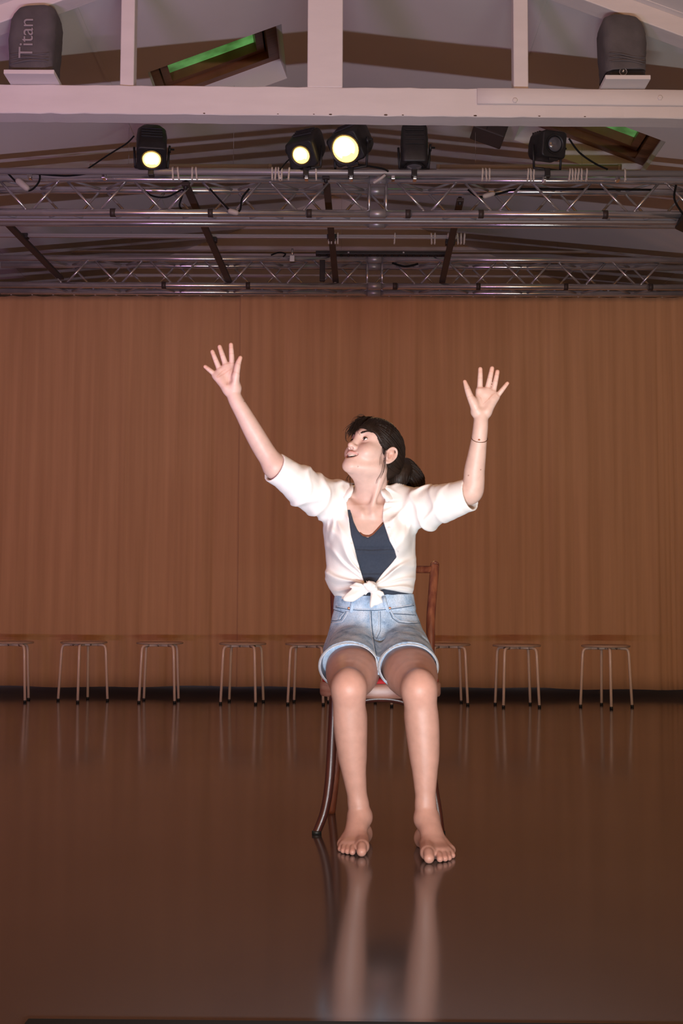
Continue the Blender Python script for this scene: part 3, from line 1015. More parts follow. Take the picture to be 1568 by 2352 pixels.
# rear legs run up into the back posts
for s, bot, top in ((-1, Vector((-.030, 4.285, 0)), None), (1, Vector((.275, 4.285, 0)), None)):
    t_ = at(998, 1298, 4.36)
    m_ = at(989, 1420, 4.27)
    if s < 0:
        t_, m_ = at(766, 1300, 4.36), at(770, 1420, 4.27)
        tl_ = t_
    pts = spline([bot, (CX + s * .138, 4.262, .16), (CX + s * .135, 4.245, .36), (m_.x - s * .006, 4.25, SZ + .06), m_, m_.lerp(t_, .55), t_])
    n = len(pts)
    po = MB().tube(pts, [.0135 + .0022 * (i / (n - 1)) for i in range(n)], 14).build('back_post', M['chair_worn'], chair)
    MT = Matrix.Translation(t_) @ (pts[-1] - pts[-2]).to_track_quat('Z', 'Y').to_matrix().to_4x4()
    MB().lathe([(.0157, -.001), (.0152, .005), (.011, .010), (.005, .0125), (.0005, .013)], 14, MT).build('post_tip', M['chair_worn'], po)
    if s > 0:
        tr_ = t_
        pr = pts
zb_ = at(972, 1308, 4.35).z
MB().tube([(tl_.x + .004, 4.352, zb_), (tr_.x - .004, 4.352, zb_)], .0125, 12).build('top_rail', M['chair_worn'], chair)
MB().tube(spline([(CX - .128, 4.29, SZ + .12), (CX - .06, 4.325, SZ + .13), (CX + .06, 4.325, SZ + .13), (CX + .128, 4.29, SZ + .12)]), .011, 12).build('back_rail', M['chair_worn'], chair)
# bent brace under the seat
MB().tube(spline([(CX - .143, 3.905, .30), (CX - .125, 3.912, .355), (CX - .075, 3.918, .393), (CX, 3.92, .405), (CX + .075, 3.918, .393), (CX + .125, 3.912, .355), (CX + .143, 3.905, .30)]), .0105, 12).build('front_brace', M['chair_wood'], chair)
for s in (-1, 1):
    MB().tube(spline([(CX + s * .146, 3.915, .29), (CX + s * .150, 3.97, .37), (CX + s * .150, 4.08, .40), (CX + s * .148, 4.19, .37), (CX + s * .140, 4.245, .29)]), .0105, 12).build('side_brace', M['chair_wood'], chair)

# ------------------------------------------------------------------ distance-field modelling for the figure
F32 = np.float32


class Field:
    def __init__(self, lo, hi, h):
        self.lo, self.h = np.array(lo, float), h
        self.n = np.ceil((np.array(hi, float) - self.lo) / h).astype(int) + 1
        self.ax = [(self.lo[i] + h * np.arange(self.n[i])).astype(F32) for i in range(3)]
        self.D = np.full(self.n, 1.0, F32)

    def sl(self, lo, hi):
        s = []
        for i in range(3):
            a = int(np.clip(math.floor((lo[i] - self.lo[i]) / self.h), 0, self.n[i]))
            b = int(np.clip(math.ceil((hi[i] - self.lo[i]) / self.h) + 1, 0, self.n[i]))
            s.append(slice(a, b))
        return tuple(s)

    def xyz(self, s):
        return (self.ax[0][s[0]][:, None, None], self.ax[1][s[1]][None, :, None], self.ax[2][s[2]][None, None, :])

    def union(self, fn, lo, hi, k=0.0, m=0.0):
        s = self.sl(np.array(lo) - k - m - .006, np.array(hi) + k + m + .006)
        if any(q.start >= q.stop for q in s):
            return
        d = fn(*self.xyz(s)).astype(F32)
        a = self.D[s]
        self.D[s] = smin(a, d, k)

    def cut(self, fn, lo, hi, k=0.0):
        s = self.sl(np.array(lo) - k - .006, np.array(hi) + k + .006)
        if any(q.start >= q.stop for q in s):
            return
        d = fn(*self.xyz(s)).astype(F32)
        a = self.D[s]
        self.D[s] = -smin(-a, d, k)

    def rc(self, a, b, ra, rb, k=0.0, cut=False):
        a, b = np.array(a, float), np.array(b, float)
        r = max(ra, rb)
        lo, hi = np.minimum(a, b) - r, np.maximum(a, b) + r
        (self.cut if cut else self.union)(rcone(a, b, ra, rb), lo, hi, k)

    def chain(self, pts, rs, k=0.004, cut=False, sub=4):
        P = [np.append(np.array(p, float), r) for p, r in zip(pts, rs)]
        Q = []
        for i in range(len(P) - 1):
            p0, p1, p2, p3 = P[max(i - 1, 0)], P[i], P[i + 1], P[min(i + 2, len(P) - 1)]
            for j in range(sub):
                t = j / sub
                Q.append(.5 * ((2 * p1) + (p2 - p0) * t + (2 * p0 - 5 * p1 + 4 * p2 - p3) * t * t + (3 * p1 - p0 - 3 * p2 + p3) * t ** 3))
        Q.append(P[-1])
        Q = np.array(Q)
        r = Q[:, 3].max()
        lo, hi = Q[:, :3].min(0) - r, Q[:, :3].max(0) + r
        me = self

        def fn(x, y, z):
            shp = np.broadcast_shapes(x.shape, y.shape, z.shape)
            d = np.full(shp, 1.0, F32)
            for a, b in zip(Q[:-1], Q[1:]):
                m = max(a[3], b[3]) + k + .008
                ix = [slice(int(np.searchsorted(v.ravel(), min(a[i], b[i]) - m)), int(np.searchsorted(v.ravel(), max(a[i], b[i]) + m))) for i, v in enumerate((x, y, z))]
                if any(q.start >= q.stop for q in ix):
                    continue
                e = rcone(a[:3], b[:3], a[3], b[3])(x[ix[0]], y[:, ix[1]], z[:, :, ix[2]])
                d[tuple(ix)] = np.minimum(d[tuple(ix)], e)
            return d
        (self.cut if cut else self.union)(fn, lo, hi, k)

    def mesh(self):
        D = self.D
        D[0], D[-1], D[:, 0], D[:, -1], D[:, :, 0], D[:, :, -1] = 1, 1, 1, 1, 1, 1
        ins = D < 0
        nx, ny, nz = D.shape
        cnt = np.zeros((nx - 1, ny - 1, nz - 1), np.int8)
        for i in (0, 1):
            for j in (0, 1):
                for k in (0, 1):
                    cnt += ins[i:nx - 1 + i, j:ny - 1 + j, k:nz - 1 + k]
        act = np.argwhere((cnt > 0) & (cnt < 8))
        idx = np.full(cnt.shape, -1, np.int32)
        idx[act[:, 0], act[:, 1], act[:, 2]] = np.arange(len(act))
        acc = np.zeros((len(act), 3))
        num = np.zeros(len(act))
        cor = {}
        for i in (0, 1):
            for j in (0, 1):
                for k in (0, 1):
                    cor[i, j, k] = D[act[:, 0] + i, act[:, 1] + j, act[:, 2] + k].astype(float)
        for ax in range(3):
            o = [q for q in range(3) if q != ax]
            for u in (0, 1):
                for v in (0, 1):
                    c0, c1 = [0, 0, 0], [0, 0, 0]
                    c0[o[0]], c0[o[1]] = u, v
                    c1[o[0]], c1[o[1]] = u, v
                    c1[ax] = 1
                    a, b = cor[tuple(c0)], cor[tuple(c1)]
                    m = (a < 0) != (b < 0)
                    t = np.where(m, a / np.where(m, a - b, 1), 0)
                    p = np.tile(np.array(c0, float), (len(act), 1))
                    p[:, ax] = t
                    acc[m] += p[m]
                    num[m] += 1
        V = (act + acc / num[:, None]) * self.h + self.lo
        Q = []
        for ax in range(3):
            o = [q for q in range(3) if q != ax]
            sa = [slice(None)] * 3
            sb = [slice(None)] * 3
            sa[ax], sb[ax] = slice(0, -1), slice(1, None)
            A, B = ins[tuple(sa)], ins[tuple(sb)]
            for flip, m in ((0, A & ~B), (1, ~A & B)):
                e = np.argwhere(m)
                if not len(e):
                    continue

                def cell(du, dv):
                    c = e.copy()
                    c[:, o[0]] -= du
                    c[:, o[1]] -= dv
                    return idx[c[:, 0], c[:, 1], c[:, 2]]
                q = np.stack([cell(1, 1), cell(0, 1), cell(0, 0), cell(1, 0)], 1)
                if (ax == 1) != bool(flip):
                    q = q[:, ::-1]
                Q.append(q)
        return V, np.concatenate(Q)


def smin(a, b, k):
    if k <= 0:
        return np.minimum(a, b)
    h = np.maximum(k - np.abs(a - b), 0) / k
    return np.minimum(a, b) - h * h * (k * .25)


def rcone(a, b, ra, rb):
    ba = b - a
    L2 = max(float(ba @ ba), 1e-12)

    def fn(x, y, z):
        px, py, pz_ = x - F32(a[0]), y - F32(a[1]), z - F32(a[2])
        t = np.clip((px * F32(ba[0]) + py * F32(ba[1]) + pz_ * F32(ba[2])) / F32(L2), 0, 1)
        return np.sqrt((px - t * F32(ba[0])) ** 2 + (py - t * F32(ba[1])) ** 2 + (pz_ - t * F32(ba[2])) ** 2) - (F32(ra) + F32(rb - ra) * t)
    return fn


def ell(c, r, Rm=None):
    """ellipsoid with axes in the rows of Rm"""
    def fn(x, y, z):
        p = [x - F32(c[0]), y - F32(c[1]), z - F32(c[2])]
        if Rm is not None:
            p = [p[0] * F32(Rm[i][0]) + p[1] * F32(Rm[i][1]) + p[2] * F32(Rm[i][2]) for i in range(3)]
        k0 = np.sqrt((p[0] / F32(r[0])) ** 2 + (p[1] / F32(r[1])) ** 2 + (p[2] / F32(r[2])) ** 2)
        k1 = np.sqrt((p[0] / F32(r[0] ** 2)) ** 2 + (p[1] / F32(r[1] ** 2)) ** 2 + (p[2] / F32(r[2] ** 2)) ** 2) + F32(1e-6)
        return k0 * (k0 - 1) / k1
    return fn


def column(levels, off=0.0):
    """upright elliptical body: levels (z, cx, cy, rx, ry) from low to high"""
    L = np.array(sorted(levels), float)

    def fn(x, y, z):
        zz = np.asarray(z, float)
        g = [np.interp(zz, L[:, 0], L[:, i]).astype(F32) for i in (1, 2, 3, 4)]
        rx, ry = g[2] + F32(off), g[3] + F32(off)
        dx, dy = x - g[0], y - g[1]
        k0 = np.sqrt((dx / rx) ** 2 + (dy / ry) ** 2)
        k1 = np.sqrt((dx / rx ** 2) ** 2 + (dy / ry ** 2) ** 2) + F32(1e-6)
        d = k0 * (k0 - 1) / k1
        return np.maximum(d, np.maximum(F32(L[0, 0] - off) - z, z - F32(L[-1, 0] + off)))
    return fn


def poly2(pts, ys=None):
    """signed distance to an x,z polygon (negative inside)"""
    P = np.array(pts, float)

    def fn(x, y, z):
        return polysd(P, *np.broadcast_arrays(x[:, :1, :], z[:, :1, :]))
    return fn


def polysd(P, X, Z):
    P = np.array(P, float)
    if True:
        X, Z = X.astype(float), Z.astype(float)
        d = np.full(X.shape, 1e9)
        ins = np.zeros(X.shape, bool)
        n = len(P)
        for i in range(n):
            a, b = P[i], P[(i + 1) % n]
            e = b - a
            wx, wz = X - a[0], Z - a[1]
            t = np.clip((wx * e[0] + wz * e[1]) / (e @ e + 1e-12), 0, 1)
            d = np.minimum(d, (wx - t * e[0]) ** 2 + (wz - t * e[1]) ** 2)
            c1, c2, c3 = Z >= a[1], Z < b[1], e[0] * wz > e[1] * wx
            ins ^= (c1 & c2 & c3) | (~c1 & ~c2 & ~c3)
        s = np.sqrt(d)
        return np.where(ins, -s, s).astype(F32)


def relax(V, Q, times):
    for _ in range(times):
        s = np.zeros_like(V)
        c = np.zeros(len(V))
        for i in range(4):
            j = (i + 1) % 4
            for a, b in ((i, j), (j, i)):
                for d in range(3):
                    s[:, d] += np.bincount(Q[:, a], V[Q[:, b], d], len(V))
                c += np.bincount(Q[:, a], None, len(V))
        V = V * .4 + .6 * s / np.maximum(c, 1)[:, None]
    return V


def mesh_object(name, parts, material, parent, colfn=None, smooth=0):
    Vs, Fs, n = [], [], 0
    for V, Q in parts:
        Vs.append(V)
        Fs.append(Q + n)
        n += len(V)
    V, Q = np.concatenate(Vs), np.concatenate(Fs)
    V = relax(V, Q, smooth)                      # light relaxation of the surface
    me = bpy.data.meshes.new(name)
    me.vertices.add(len(V))
    o0 = np.array(world_loc(parent)) if parent is not None else np.zeros(3)
    me.vertices.foreach_set('co', (V - o0).astype(np.float32).ravel())
    me.loops.add(len(Q) * 4)
    me.loops.foreach_set('vertex_index', Q.astype(np.int32).ravel())
    me.polygons.add(len(Q))
    me.polygons.foreach_set('loop_start', np.arange(0, len(Q) * 4, 4, dtype=np.int32))
    me.polygons.foreach_set('loop_total', np.full(len(Q), 4, np.int32))
    me.polygons.foreach_set('use_smooth', np.ones(len(Q), bool))
    me.materials.append(material)
    if colfn is not None:
        ca = me.color_attributes.new('tint', 'FLOAT_COLOR', 'POINT')
        c = np.ones((len(V), 4), np.float32)
        c[:, :3] = colfn(V)
        ca.data.foreach_set('color', c.ravel())
    me.update(calc_edges=True)
    me.validate()
    ob = bpy.data.objects.new(name, me)
    COL.objects.link(ob)
    ob.parent = parent
    return ob, V, Q


def A(px, py, Y):
    return np.array(at(px, py, Y), float)


def attr_material(name, base, rough, sss=0.0, bump=0.0, bscale=300, spec=.4):
    m = mat(name, base, rough, sss=sss, spec=spec)
    nt = m.node_tree
    b = nt.nodes['Principled BSDF']
    at_ = nt.nodes.new('ShaderNodeAttribute')
    at_.attribute_name = 'tint'
    tc = nt.nodes.new('ShaderNodeTexCoord')
    n = nt.nodes.new('ShaderNodeTexNoise')
    n.inputs['Scale'].default_value = 45
    n.inputs['Detail'].default_value = 5
    mr_ = nt.nodes.new('ShaderNodeMapRange')
    mr_.inputs['From Min'].default_value, mr_.inputs['From Max'].default_value = .3, .7
    mr_.inputs['To Min'].default_value, mr_.inputs['To Max'].default_value = .93, 1.05
    mx = nt.nodes.new('ShaderNodeMix')
    mx.data_type = 'RGBA'
    mx.blend_type = 'MULTIPLY'
    mx.inputs[0].default_value = 1.0
    nt.links.new(tc.outputs['Object'], n.inputs['Vector'])
    nt.links.new(n.outputs['Fac'], mr_.inputs['Value'])
    nt.links.new(at_.outputs['Color'], mx.inputs[6])
    nt.links.new(mr_.outputs[0], mx.inputs[7])
    nt.links.new(mx.outputs[2], b.inputs['Base Color'])
    if bump:
        n2 = nt.nodes.new('ShaderNodeTexNoise')
        n2.inputs['Scale'].default_value = bscale
        bp = nt.nodes.new('ShaderNodeBump')
        bp.inputs['Strength'].default_value = bump
        bp.inputs['Distance'].default_value = .001
        nt.links.new(tc.outputs['Object'], n2.inputs['Vector'])
        nt.links.new(n2.outputs['Fac'], bp.inputs['Height'])
        nt.links.new(bp.outputs[0], b.inputs['Normal'])
    return m


M['skin'] = attr_material('skin', (.62, .38, .30), .46, sss=.12, bump=.12)
M['hair'] = mat('dark_brown_hair', (0.014, 0.0075, 0.0050), 0.50, var=(0.020, 0.011, 0.007), scale=30, spec=.28)
M['shirt'] = mat('white_cotton', (0.80, 0.775, 0.76), 0.75, bump=.10, bscale=420, sheen=.1)
M['tank'] = mat('navy_jersey', (0.022, 0.033, 0.058), 0.85, var=(0.016, 0.026, 0.048), scale=160, sheen=.2)
M['tank_trim'] = mat('rust_trim', (0.16, 0.045, 0.018), 0.8)
M['eye_white'] = mat('eye_white', (0.75, 0.70, 0.68), 0.15)
M['iris'] = mat('dark_brown_iris', (0.018, 0.010, 0.007), 0.08)
M['teeth'] = mat('tooth_enamel', (0.78, 0.72, 0.62), 0.25)
M['mouth'] = mat('mouth_inside', (0.10, 0.018, 0.016), 0.5)
M['copper'] = mat('copper_rivet', (0.55, 0.20, 0.10), 0.3, 0.8)
M['bracelet'] = mat('brown_cord', (0.11, 0.045, 0.022), 0.6)

person = thing('person', 'seated barefoot person in tied white shirt and denim shorts, arms raised', 'person', (CX, 4.05, 0))

# joints ---------------------------------------------------------------
SH1, EL1, WR1 = A(772, 1152, 4.07), A(632, 1072, 3.93), A(533, 902, 3.86)          # image left arm
SH2, EL2, WR2 = A(936, 1158, 4.07), A(1078, 1130, 3.93), A(1104, 957, 3.86)        # image right arm
HS = 0.89                                                                         # head size
HO = A(857, 1049, 4.02)                                                           # head centre
YAW, PIT = R(50), R(26)
hF = np.array([-math.sin(YAW) * math.cos(PIT), -math.cos(YAW) * math.cos(PIT), math.sin(PIT)])
hL = np.array([math.cos(YAW), -math.sin(YAW), 0.0])
hU = np.cross(hF, hL)
HR = np.stack([hL, hF, hU])


def hw(l, f, u):
    """head coordinates (left, forward, up) to the room"""
    return HO + (hL * l + hF * f + hU * u) * HS


def hl(V):
    return (V - HO) @ HR.T / HS


# torso profile: z, cx, cy, rx, ry
def lev(py, cx, hwpx, Y, ry):
    p = A(cx, py, Y)
    return (p[2], p[0], p[1], hwpx * Y / FPX, ry)


TORSO = [lev(1560, 870, 118, 4.10, .115), lev(1500, 868, 122, 4.11, .118), lev(1450, 864, 106, 4.13, .110), lev(1395, 860, 84, 4.14, .092), lev(1340, 855, 82, 4.13, .092),
         lev(1285, 852, 88, 4.12, .100), lev(1235, 850, 93, 4.105, .107), lev(1195, 850, 94, 4.10, .103), lev(1165, 850, 84, 4.095, .085), lev(1148, 850, 48, 4.09, .055)]
TZ = np.array(sorted(TORSO))


def add_neck_chest(f):
    f.union(column(TORSO), (TZ[:, 1].min() - .2, 3.9, TZ[0, 0]), (TZ[:, 1].max() + .2, 4.3, TZ[-1, 0]), .03)
    for s in (-1, 1):
        c = A(850 + s * 40, 1240, 4.035)
        f.union(ell(c, (.055, .052, .058)), c - .06, c + .06, .04)
    nb = A(851, 1152, 4.085)
    f.rc(hw(0, -.022, -.045), nb, .046, .050, .03)
    f.rc(hw(0, .028, -.070), A(846, 1125, 4.045), .030, .032, .035)
    st = A(846, 1176, 4.003)
    f.rc(hw(.056, -.022, -.05), st + [.006, .006, .0], .009, .005, .024)
    f.rc(st + [.016, .0, -.004], A(915, 1152, 4.045), .008, .011, .02)
    f.rc(st + [-.020, .0, -.004], A(785, 1148, 4.045), .008, .011, .02)
    f.rc(st + [-.005, -.012, .016], st + [-.005, -.014, .002], .006, .007, .012, cut=True)
    for S, e in ((SH1, A(806, 1146, 4.12)), (SH2, A(898, 1146, 4.12))):
        f.rc(nb + [0, .03, -.01], e, .034, .034, .04)
        f.rc(e, S, .034, .046, .04)


def add_head(f, ears=True):
    b0, b1 = HO - .17, HO + .17

    def E(c, r, k, cut=False):
        w = hw(*c)
        r = [q * HS for q in r]
        m = max(r)
        (f.cut if cut else f.union)(ell(w, r, HR), w - m, w + m, k)

    def RC(a, b, ra, rb, k, cut=False):
        f.rc(hw(*a), hw(*b), ra * HS, rb * HS, k, cut)
    E((0, -.012, .042), (.0735, .093, .084), .02)
    E((0, .022, .055), (.064, .073, .064), .03)
    E((0, .028, -.016), (.058, .060, .084), .03)
    for s in (-1, 1):
        RC((s * .047, .010, -.055), (s * .015, .080, -.086), .019, .0145, .028)
        E((s * .043, .052, -.010), (.024, .024, .020), .028)
        E((s * .036, .068, -.026), (.024, .022, .021), .022)
        RC((s * .048, .064, .041), (s * .012, .084, .039), .010, .010, .022)
    E((0, .0865, -.0865), (.0175, .0155, .0155), .020)
    E((0, .072, -.055), (.030, .025, .028), .022)
    for s in (-1, 1):
        E((s * .032, .101, .020), (.017, .018, .014), .016, True)
    RC((0, .088, .032), (0, .1085, -.014), .0078, .0086, .018)
    E((0, .1105, -.0180), (.0092, .0088, .0080), .010)
    for s in (-1, 1):
        E((s * .0120, .0980, -.0205), (.0066, .0098, .0074), .007)
        RC((s * .0072, .1085, -.0300), (s * .0072, .100, -.0190), .0040, .0026, .003, True)
        E((s * .032, .0750, .0195), (.0148, .0146, .0140), .006)
        E((s * .0325, .0910, .0188), (.0134, .0125, .0044), .002, True)
    up = [(-.0350, .0740, -.0400), (-.021, .0935, -.0425), (-.006, .1015, -.0405), (.006, .1015, -.0405), (.021, .0935, -.0425), (.0350, .0740, -.0400)]
    lo = [(-.0350, .0740, -.0405), (-.021, .0915, -.0640), (0, .0980, -.0715), (.021, .0915, -.0640), (.0350, .0740, -.0405)]
    mc = [(-.0320, .084, -.0430), (-.019, .100, -.0525), (0, .108, -.0560), (.019, .100, -.0525), (.0320, .084, -.0430)]
    mi = [(-.026, .076, -.0450), (-.016, .084, -.0525), (0, .087, -.0555), (.016, .084, -.0525), (.026, .076, -.0450)]
    f.chain([hw(*p) for p in up], [.0018, .0034, .0036, .0036, .0034, .0018], .005)
    f.chain([hw(*p) for p in lo], [.0018, .0038, .0044, .0038, .0018], .005)
    for m_ in (mc, mi):
        f.chain([hw(*p) for p in m_], [.0018, .0068, .0092, .0068, .0018], .002, True)
    for s in (-1, 1) if ears else ():
        e = lambda a, b, c: hw(s * a, b, c)
        c = e(.074, -.010, .002)
        c = e(.0765, -.0115, .003)
        f.union(ell(c, (.0088, .018, .026), HR), c - .03, c + .03, .006)
        f.chain([e(.0745, .005, .000), e(.080, .005, .018), e(.0845, -.006, .031), e(.088, -.021, .029), e(.0875, -.0285, .011), e(.084, -.0245, -.008), e(.080, -.014, -.022), e(.0775, -.005, -.0275)],
                [.0035, .0040, .0042, .0042, .0042, .0042, .0052, .0064], .003)
        f.chain([e(.0815, -.010, .021), e(.0835, -.0185, .008), e(.0815, -.011, -.012)], [.003, .0036, .0036], .004)
        f.rc(e(.078, .005, -.003), e(.078, .004, -.009), .0046, .0046, .004)
        f.rc(e(.0862, -.005, .004), e(.0866, -.004, -.006), .0070, .0066, .004, True)
        f.chain([e(.0885, -.0130, .0265), e(.0905, -.0235, .013), e(.0880, -.0205, -.004)], [.0022, .0026, .0022], .003, True)


# upper body: head, neck, chest, shoulders ------------------------------
f = Field(A(762, 1262, 3.9) * [1, 0, 1] + [0, 3.84, 0], A(938, 946, 4.2) * [1, 0, 1] + [0, 4.24, 0], .0021)
add_neck_chest(f)
add_head(f)
UP = f.mesh()
f = Field((CX - .24, 3.93, .44), (CX + .24, 4.28, A(800, 1250, 4.1)[2]), .006)
add_neck_chest(f)
LOWT = f.mesh()


# arms ----------------------------------------------------------------
def arm_mesh(S, Eb, W, fore_pts, fore_r, hand):
    pts = np.array([S, Eb, W] + [p for ch in hand['chains'] for p in ch[0]])
    f = Field(np.minimum.reduce(pts) - .05, np.maximum.reduce(pts) + .05, .0019)
    f.rc(S, Eb, .044, .036, .02)
    f.chain(fore_pts, fore_r, .02)
    for a, b, ra, rb, k in hand['palm']:
        f.rc(a, b, ra, rb, k)
    for ch, rs, k in hand['chains']:
        f.chain(ch, rs, .003) if k is None else f.chain(ch, rs, k)
    for a, b, ra, rb, k in hand['cut']:
        f.rc(a, b, ra, rb, k, True)
    return f.mesh()


def finger(base, tip, Yb, Yt, r0, r1, bend=.0):
    """four joints between two places of the photograph"""
    a, b = A(*base, Yb), A(*tip, Yt)
    out = []
    for t in (-.18, .0, .45, .74, 1.0):
        p = a + (b - a) * t
        p = p + np.array([0, bend * (max(t, 0) * (1 - max(t, 0)) * 4), 0])
        out.append(p)
    d = (out[-1] - out[-2])
    out[-1] = out[-1] - d / np.linalg.norm(d) * r1 * .9
    return out, [r0 * 1.02, r0, (r0 + r1) / 2 * 1.03, r1 * 1.06, r1]


def z8(x, y):
    return (440 + x / 4.3556, 760 + y / 4.3556)


def z9(x, y):
    return (960 + x / 5.346, 820 + y / 5.346)


YH1, YH2 = 3.855, 3.855
# hand on the image left
w = WR1
P8 = lambda x, y, Y: A(*z8(x, y), Y)
hand1 = dict(palm=[], chains=[], cut=[])
mcp1 = [(P8(240, 445, YH1 - .000), .0088), (P8(285, 395, YH1), .0092), (P8(342, 352, YH1), .0096), (P8(405, 345, YH1 + .004), .0096)]
wl, wr_ = P8(368, 590, YH1 + .004), P8(440, 570, YH1 + .004)
hand1['palm'] = [(W, m, .0128, r + .0018, .012) for (m, r), W in zip(mcp1, (wl, wl, wr_, wr_))]
hand1['palm'] += [(wl, wr_, .0138, .0138, .012), (mcp1[0][0], mcp1[3][0], .0095, .0098, .010),
                  (P8(340, 555, YH1 - .004), P8(270, 470, YH1 - .004), .0118, .0108, .012),
                  (P8(428, 550, YH1 - .006), P8(440, 455, YH1 - .018), .0135, .0112, .012),
                  (P8(340, 480, YH1 + .004), P8(380, 420, YH1 + .004), .0135, .0125, .016)]
for b, t, r0, r1 in (((238, 440), (121, 347), .0082, .0062), ((276, 380), (200, 190), .0088, .0068), ((340, 340), (274, 140), .0092, .0070), ((405, 330), (392, 118), .0092, .0069)):
    ch, rs = finger(z8(*b), z8(*t), YH1, YH1 - .006, r0, r1, -.003)
    hand1['chains'].append((ch, rs, .0020))
hand1['chains'].append(([P8(425, 520, YH1 - .012), P8(446, 425, YH1 - .024), P8(462, 335, YH1 - .028), P8(487, 268, YH1 - .026)], [.0135, .0108, .0094, .0066], .006))
hand1['cut'] = [(P8(366, 490, YH1 - .024), P8(350, 455, YH1 - .024), .0085, .0075, .012)]
F1 = [EL1 + (SH1 - EL1) * .10, EL1, P8(810, 1320, 3.925), P8(722, 1190, 3.915), P8(622, 1018, 3.895), P8(516, 826, 3.875), P8(440, 690, 3.865), P8(405, 590, 3.86)]
ARM1 = arm_mesh(SH1, EL1, WR1, F1, [.036, .034, .0325, .0320, .0300, .0255, .0228, .0212], hand1)

P9 = lambda x, y, Y: A(*z9(x, y), Y)
hand2 = dict(palm=[], chains=[], cut=[])
mcp2 = [(P9(757, 410, YH2), .0096), (P9(850, 405, YH2), .0096), (P9(915, 432, YH2), .0092), (P9(955, 490, YH2), .0086)]
wl, wr_ = P9(715, 670, YH2 + .003), P9(835, 675, YH2 + .003)
hand2['palm'] = [(W, m, .0132, r + .0018, .012) for (m, r), W in zip(mcp2, (wl, wl, wr_, wr_))]
hand2['palm'] += [(wl, wr_, .0138, .0138, .012), (mcp2[0][0], mcp2[3][0], .0098, .0092, .010),
                  (P9(845, 640, YH2 - .005), P9(912, 530, YH2 - .004), .0125, .0112, .012),
                  (P9(720, 640, YH2 - .006), P9(674, 535, YH2 - .012), .0140, .0120, .012),
                  (P9(790, 560, YH2 + .004), P9(830, 480, YH2 + .004), .0140, .0130, .016)]
for b, t, r0, r1 in (((757, 385), (763, 122), .0092, .0070), ((852, 388), (912, 113), .0092, .0071), ((922, 422), (978, 155), .0089, .0069), ((972, 478), (1108, 306), .0082, .0060)):
    ch, rs = finger(z9(*b), z9(*t), YH2, YH2 - .006, r0, r1, -.003)
    hand2['chains'].append((ch, rs, .0015))
hand2['chains'].append(([P9(690, 590, YH2 - .010), P9(640, 490, YH2 - .016), P9(605, 395, YH2 - .018), P9(572, 300, YH2 - .016)], [.0140, .0110, .0094, .0060], .006))
hand2['cut'] = [(P9(795, 590, YH2 - .026), P9(805, 500, YH2 - .026), .0095, .0085, .012)]
F2 = [EL2 + (SH2 - EL2) * .10, EL2, P9(680, 1580, 3.915), P9(690, 1400, 3.90), P9(718, 1220, 3.885), P9(748, 1010, 3.87), P9(765, 860, 3.862), P9(773, 720, 3.858)]
ARM2 = arm_mesh(SH2, EL2, WR2, F2, [.036, .034, .0330, .0322, .0285, .0242, .0232, .0215], hand2)


# legs ----------------------------------------------------------------
def leg_mesh(hip, kn, shin, shin_r, toes, heel, ank, side):
    """toes: list of (base xyz, tip xyz, r)"""
    pts = np.array([hip, kn, heel] + [t[1] for t in toes])
    lo, hi = np.minimum.reduce(pts) - .10, np.maximum.reduce(pts) + .10
    lo[2] = -.004
    lo[1] = pts[:, 1].min() - .03
    f = Field(lo, hi, .0024)
    for ox in (-.012, .012):
        o = np.array([ox, 0, 0])
        f.chain([hip + o, hip + (kn - hip) * .55 + o, kn + [ox * .1, .04, .006], kn + [0, .0, -.004]], [.078, .070, .051, .0445], .015)
    f.union(ell(kn + [0, -.012, .012], (.034, .032, .044)), kn - .07, kn + .07, .04)           # kneecap
    f.chain([kn] + shin + [ank], [.0450] + shin_r + [.0245], .015)
    # calf muscle behind the shin
    c0, c1 = shin[0] + [-side * .006, .030, .02], shin[1] + [0, .022, .02]
    f.rc(c0, c1, .040, .032, .03)
    f.rc(shin[-1], ank, shin_r[-1], .0245, .02)
    for s in (-1, 1):
        f.rc(ank + [s * .0205, 0, .004], ank + [s * .020, .002, -.006], .0075, .0075, .014)
    f.rc(ank, heel, .0230, .0240, .02)
    for (b, t, r) in toes:
        b, t = np.array(b), np.array(t)
        mid = b * .6 + (ank * [1, 1, 0] + [0, 0, .030]) * .4
        f.rc(ank + [0, -.010, -.006], mid + [0, 0, .010], .0225, .0135, .022)
        f.rc(mid + [0, 0, .010], b, .0135, r + .0022, .012)
        f.rc(heel, b, .020, r + .001, .022)
    for (b, t, r) in toes:
        b, t = np.array(b), np.array(t)
        m = (b + t) / 2 + [0, 0, r * .45]
        f.chain([b, m, t], [r * 1.02, r * .96, r], .0035)
    f.union(lambda x, y, z: np.full(np.broadcast_shapes(x.shape, y.shape, z.shape), 1.0, F32), lo, hi)
    f.cut(lambda x, y, z: np.broadcast_to(z - F32(.0005), np.broadcast_shapes(x.shape, y.shape, z.shape)), lo, hi)
    V, Q = f.mesh()
    W = relax(V, Q, 40)
    t = np.clip((V[:, 2] - .10) / .05, 0, 1)[:, None]        # keep the toes crisp
    return V * (1 - t) + W * t, Q


def fl_pt(px, py, z=0.0):
    r = ray(px, py)
    t = (z - CAM_H) / r.z
    return np.array([r.x * t, r.y * t, z])


K1, K2 = A(801, 1582, 3.665), A(962, 1584, 3.645)
HIP1, HIP2 = A(819, 1502, 4.08), A(920, 1502, 4.08)


def toe(base, tip, r):
    t = fl_pt(tip[0], tip[1], r)
    b = fl_pt(base[0], base[1], r + .006)
    v = b - t
    v = v / np.linalg.norm(v) * .040
    b = t + v
    b[2] = r + .007
    return b, t, r


